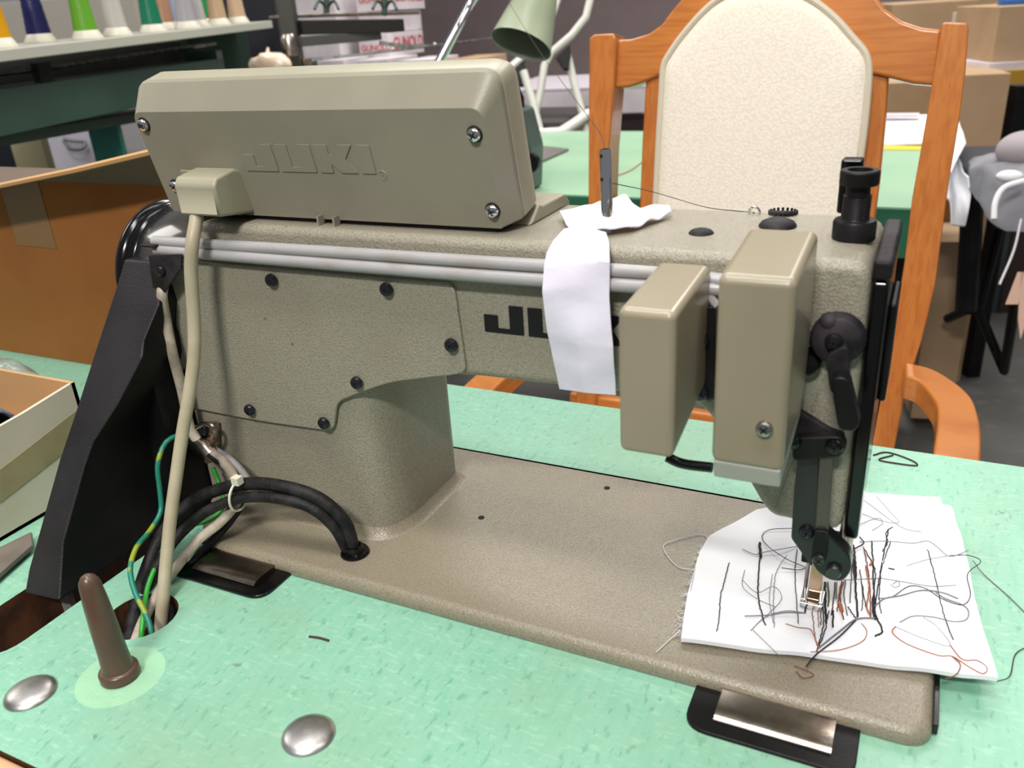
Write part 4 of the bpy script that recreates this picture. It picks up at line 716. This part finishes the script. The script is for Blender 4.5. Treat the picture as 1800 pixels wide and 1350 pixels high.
# around the embroidery machine
ftag('filing_cabinet', simple('beige_grey_panel', 'a7a096', .6), 'beige grey cabinet panel behind the thread cones', 'cabinet', -120, 14, 250, 70, 2.9, .15, down=.9)
ftag('teal_frame', TEALB, 'teal machine frame upright rising behind the thread cones', 'frame', 205, -60, 262, 60, 3.3, .1, down=.9)
ftag('teal_frame', TEALB, 'teal box top left behind the lime and navy thread cones', 'frame', 100, -60, 128, 14, 3.5, .1, down=.9)
ftag('white_carton', GUNW, 'white carton standing on the beige cabinet at top left', 'box', 66, -60, 96, 13, 3.35, .1)
wc = fbox(88, 208, 172, 300, 2.5, .1, 0, .3)
wcb = tag(wc[0].build('white_cabinet', simple('lilac_white_panel', 'bdbac6', .5), bevel=.003), 'white cabinet with a wire handle under the green beam', 'cabinet')
c0_ = [far(x, y, 2.44) for x, y in ((112, 248), (118, 256), (124, 262), (144, 262), (149, 250), (125, 247), (112, 244))]; MB().tube(c0_, .005, 8, 3).build('wire_handle', simple('grey_wire', '6f7370', .4, .6), wcb)
ftag('beige_box', simple('cream_beige_panel', 'b5ad86', .5), 'beige box with a yellow label left of the white cabinet', 'box', 31, 238, 88, 300, 2.05, .03, down=.3)
ftag('partition_board', simple('light_grey_panel', '9a9899', .6), 'light grey panel between the green leg and the control box', 'panel', 214, 200, 262, 290, 3.0, .05, down=.3)
ftag('black_bin', NAVY, 'black bin at the far left under the green beam', 'bin', -90, 240, 34, 300, 2.12, .03, down=.3)
ftag('navy_cabinet', NAVY, 'tall navy black cabinet behind the pale shelf end', 'cabinet', 420, -90, 506, 150, 2.95, .12, down=.9)
ftag('dark_backdrop', simple('dark_grey_backdrop', '3a3b3a', .6), 'dark grey backdrop added behind the thread shelf supports', 'cabinet', -100, 62, 400, 135, 4.1, .2, down=.9)  # added only as a dark backdrop beneath the shelf
# second embroidery head with bars and green clips
eh = thing('hoop_machine', far(515, 120, 2.2), 'dark metal embroidery head with long bars and green thread clips', 'machine')
def bx(x0, y0, x1, y1, dep, th, mat, name, rz=0, down=0): return fbox(x0, y0, x1, y1, dep, th, rz, down)[0].build(name, mat, eh, bevel=.0015)
bx(503, -40, 528, 112, 2.15, .05, simple('dull_grey_metal', '5c5955', .4, .6), 'column', down=.8)
bar(508, 25, 2.13, 738, 20, 2.5, .008, .08, STLB, 'top_plate', eh); bar(530, 35, 2.13, 710, 33, 2.45, .034, .05, simple('dark_bar', '201e1c', .5), 'black_bar', eh); bar(530, 64, 2.12, 670, 54, 2.4, .024, .05, simple('grey_bar', '4a4744', .5), 'grey_bar', eh)
mb = MB(); mb.tube([far(545, 106, 2.1), far(700, 88, 2.3), far(865, 67, 2.5)], .0035, 8, 0); mb.tube([far(668, 75, 2.3), far(720, 82, 2.35), far(765, 80, 2.4)], .005, 8, 3); mb.ball(far(764, 79, 2.38), .007, 6); mb.build('thread_arm', STL, eh)
mb = MB(); mb.lathe([(0, 0), (.018, 0), (.02, .04), (.014, .05), (0, .05)], far(512, 98, 2.1)); mb.lathe([(0, 0), (.014, 0), (.014, .02), (0, .02)], far(540, 118, 2.1)); mb.build('clamp', STLB, eh)
for cx in (574, 676):
    mb = MB()
    for s_ in (-1, 1): mb.tube([far(cx, 24, 2.25), far(cx+s_*5, 8, 2.24), far(cx+s_*14, 2, 2.22), far(cx+s_*21, 16, 2.2)], .004, 7, 4)
    mb.tube([far(cx, 26, 2.25), far(cx, 5, 2.25), far(cx, -12, 2.25)], .008, 8, 0); mb.build('green_clip', TEALD, eh)
mb = MB(); mb.ball(far(475, 112, 2.0), .055, 14, (1.1, .6, .42))
for v in mb.bm.verts: v.co += Vector(noise.noise_vector(v.co*40))*.010
mb.cyl(far(470, 98, 2.0), far(471, 84, 2.0), .006, .003); tag(mb.build('plastic_bag', simple('peach_bag', 'd3b49a', .3, var='e8d8c8', sc=40)), 'small knotted peach coloured plastic bag beside the dark column', 'bag')
# ------------------------------------------------------------------ cartons and seat at the right
KG = 'kraft cartons at the back right'
ftag('kraft_carton', CARD2, 'wide kraft carton seen between the chair posts above the cloth', 'box', 1520, 148, 1632, 232, 2.45, .4, group=KG, down=.75, rz=-.2)
ftag('kraft_carton', CARD2, 'kraft carton at the top behind the chair crest', 'box', 1556, 8, 1692, 130, 2.9, .4, group=KG, rz=-.2)
ftag('kraft_carton', CARD2, 'tall kraft carton with folded top right of the chair post', 'box', 1672, 132, 1742, 300, 2.25, .3, group=KG, down=.7, rz=-.25)
ftag('kraft_carton', CARD2, 'kraft carton on the shelf at the upper right corner', 'box', 1742, 12, 1850, 112, 2.3, .3, group=KG, rz=-.1)
ftag('kraft_carton', CARD2, 'leaning kraft flap carton at the top right', 'box', 1698, -40, 1748, 40, 3.45, .2, group=KG)
ftag('foam_box', simple('white_foam', 'b8b3ab', .7), 'white foam box between the kraft cartons at upper right', 'box', 1694, 22, 1744, 128, 2.5, .12)
ftag('kraft_carton', CARD2, 'tall kraft carton on the floor under the second table behind the chair', 'box', 1600, 425, 1664, 735, 2.19, .3, group=KG, rz=-.25)
ftag('kraft_carton', CARD, 'small kraft carton under the hanging cloth corner', 'box', 1604, 345, 1672, 424, 2.2, .25, group=KG, rz=-.25)
sh = thing('steel_shelf', far(1790, 300, 2.3), 'shelf with a yellow edge carrying a kraft carton at the right', 'shelf')
fbox(1738, 112, 1850, 126, 2.28, .4, 0)[0].build('white_board', GUNW, sh); fbox(1744, 126, 1850, 150, 2.28, .02, 0)[0].build('yellow_edge', simple('ochre_edge', 'b5892a', .5), sh)
fbox(1742, 152, 1766, 420, 2.32, .04, 0, .55)[0].build('upright', BLK, sh); lk_ = thing('storage_locker', far(1800, 290, 2.75), 'dark slate and brown locker behind the shelf at the right edge', 'locker'); fbox(1766, 156, 1800, 290, 2.75, .04, 0, .7)[0].build('door', simple('slate_panel', '3d4548', .6), lk_); fbox(1800, 156, 1860, 300, 2.75, .04, 0, .7)[0].build('side_panel', simple('dark_brown_panel', '33231f', .6), lk_)
mb = MB(); mb.lathe([(0, 0), (.05, 0), (.055, .02), (.05, .03), (0, .03)], far(1790, 12, 2.35)); tag(mb.build('blue_lid', simple('blue_plastic', '2c64b0', .3)), 'blue plastic lid on top of the kraft carton at upper right', 'lid')
st_ = thing('metal_chair', far(1760, 620, 2.0), 'black metal framed chair heaped with grey cloth at the right edge', 'chair')
def blob(c, sc, amp, name, mat, label, cat, fr=6):
    mb = MB(); mb.ball(c, 1, 22, sc)
    for v in mb.bm.verts: v.co += Vector(noise.noise_vector(v.co*fr))*amp
    return tag(mb.build(name, mat), label, cat)
mb = MB(); K = lambda pts, r=.011: mb.tube([far(*p) for p in pts], r, 8, 0)
K([(1712, 290, 1.75), (1706, 420, 1.8), (1698, 545, 1.85)], .022); K([(1757, 400, 1.8), (1736, 480, 1.85), (1720, 545, 1.9), (1765, 652, 1.95), (1790, 500, 1.7)]); K([(1666, 560, 2.0), (1700, 545, 1.9), (1722, 543, 1.9)]); K([(1705, 300, 1.75), (1745, 330, 1.62), (1830, 420, 1.5)])
mb.build('frame', BLK, st_)
c_ = fbox(1700, 300, 1850, 330, 1.7, .3, -.2)[0].build('seat', simple('charcoal_seat', '333338', .8), st_, bevel=.01)
mb = MB(); mb.coons([far(1702, 335, 1.66), far(1722, 352, 1.60), far(1745, 385, 1.56), far(1768, 404, 1.54), far(1840, 412, 1.50)], [far(1840, 412, 1.50), far(1840, 330, 1.50), far(1840, 268, 1.72)], [far(1696, 288, 1.82), far(1735, 276, 1.84), far(1840, 266, 1.76)], [far(1702, 335, 1.66), far(1697, 310, 1.70), far(1696, 288, 1.82)], 40, 30, .010, 16, .006, lift=lambda u, v: (RIGHT*-.1+DOWN*-.4-FWD)*(.05*math.sin(math.pi*v)*(.35+.65*u)))
tag(mb.build('grey_garment', GREYF), 'grey jersey garment draped over the metal chair', 'garment')
blob(far(1806, 262, 1.6), (.06, .06, .036), .015, 'folded_cloth', PINKF, 'mauve grey folded cloth on top of the grey garment', 'cloth')
mb = MB(); mb.tube([far(1800, 318, 1.46), far(1765, 330, 1.46), (far(1750, 355, 1.46)), far(1747, 385, 1.46)], .005, 8); mb.ball(far(1775, 310, 1.5), .022, 8, (1, .6, .5)); tag(mb.build('white_strap', CLOTH), 'white strap and tag over the grey garment', 'strap')
mb = MB(); mb.tube([far(1795, 385, 1.45), far(1782, 440, 1.45), far(1757, 500, 1.45)], .002, 6); tag(mb.build('hanging_cord', THW), 'pale cord hanging below the grey garment', 'cord')
for a, lb in (([(1790, 478), (1800, 478), (1790, 535), (1768, 535)], 'short peach cardboard tag hanging below the garment'), ([(1795, 478), (1806, 478), (1806, 560), (1794, 596), (1790, 560)], 'long pointed peach cardboard tag hanging below the garment')):
    a = [far(x, y, 1.42) for x, y in a]; mb = MB(); mb.loft([a, [p+FWD*.002 for p in a]]); tag(mb.build('paper_tag', simple('peach_card', 'cfab97', .6)), lb, 'tag')
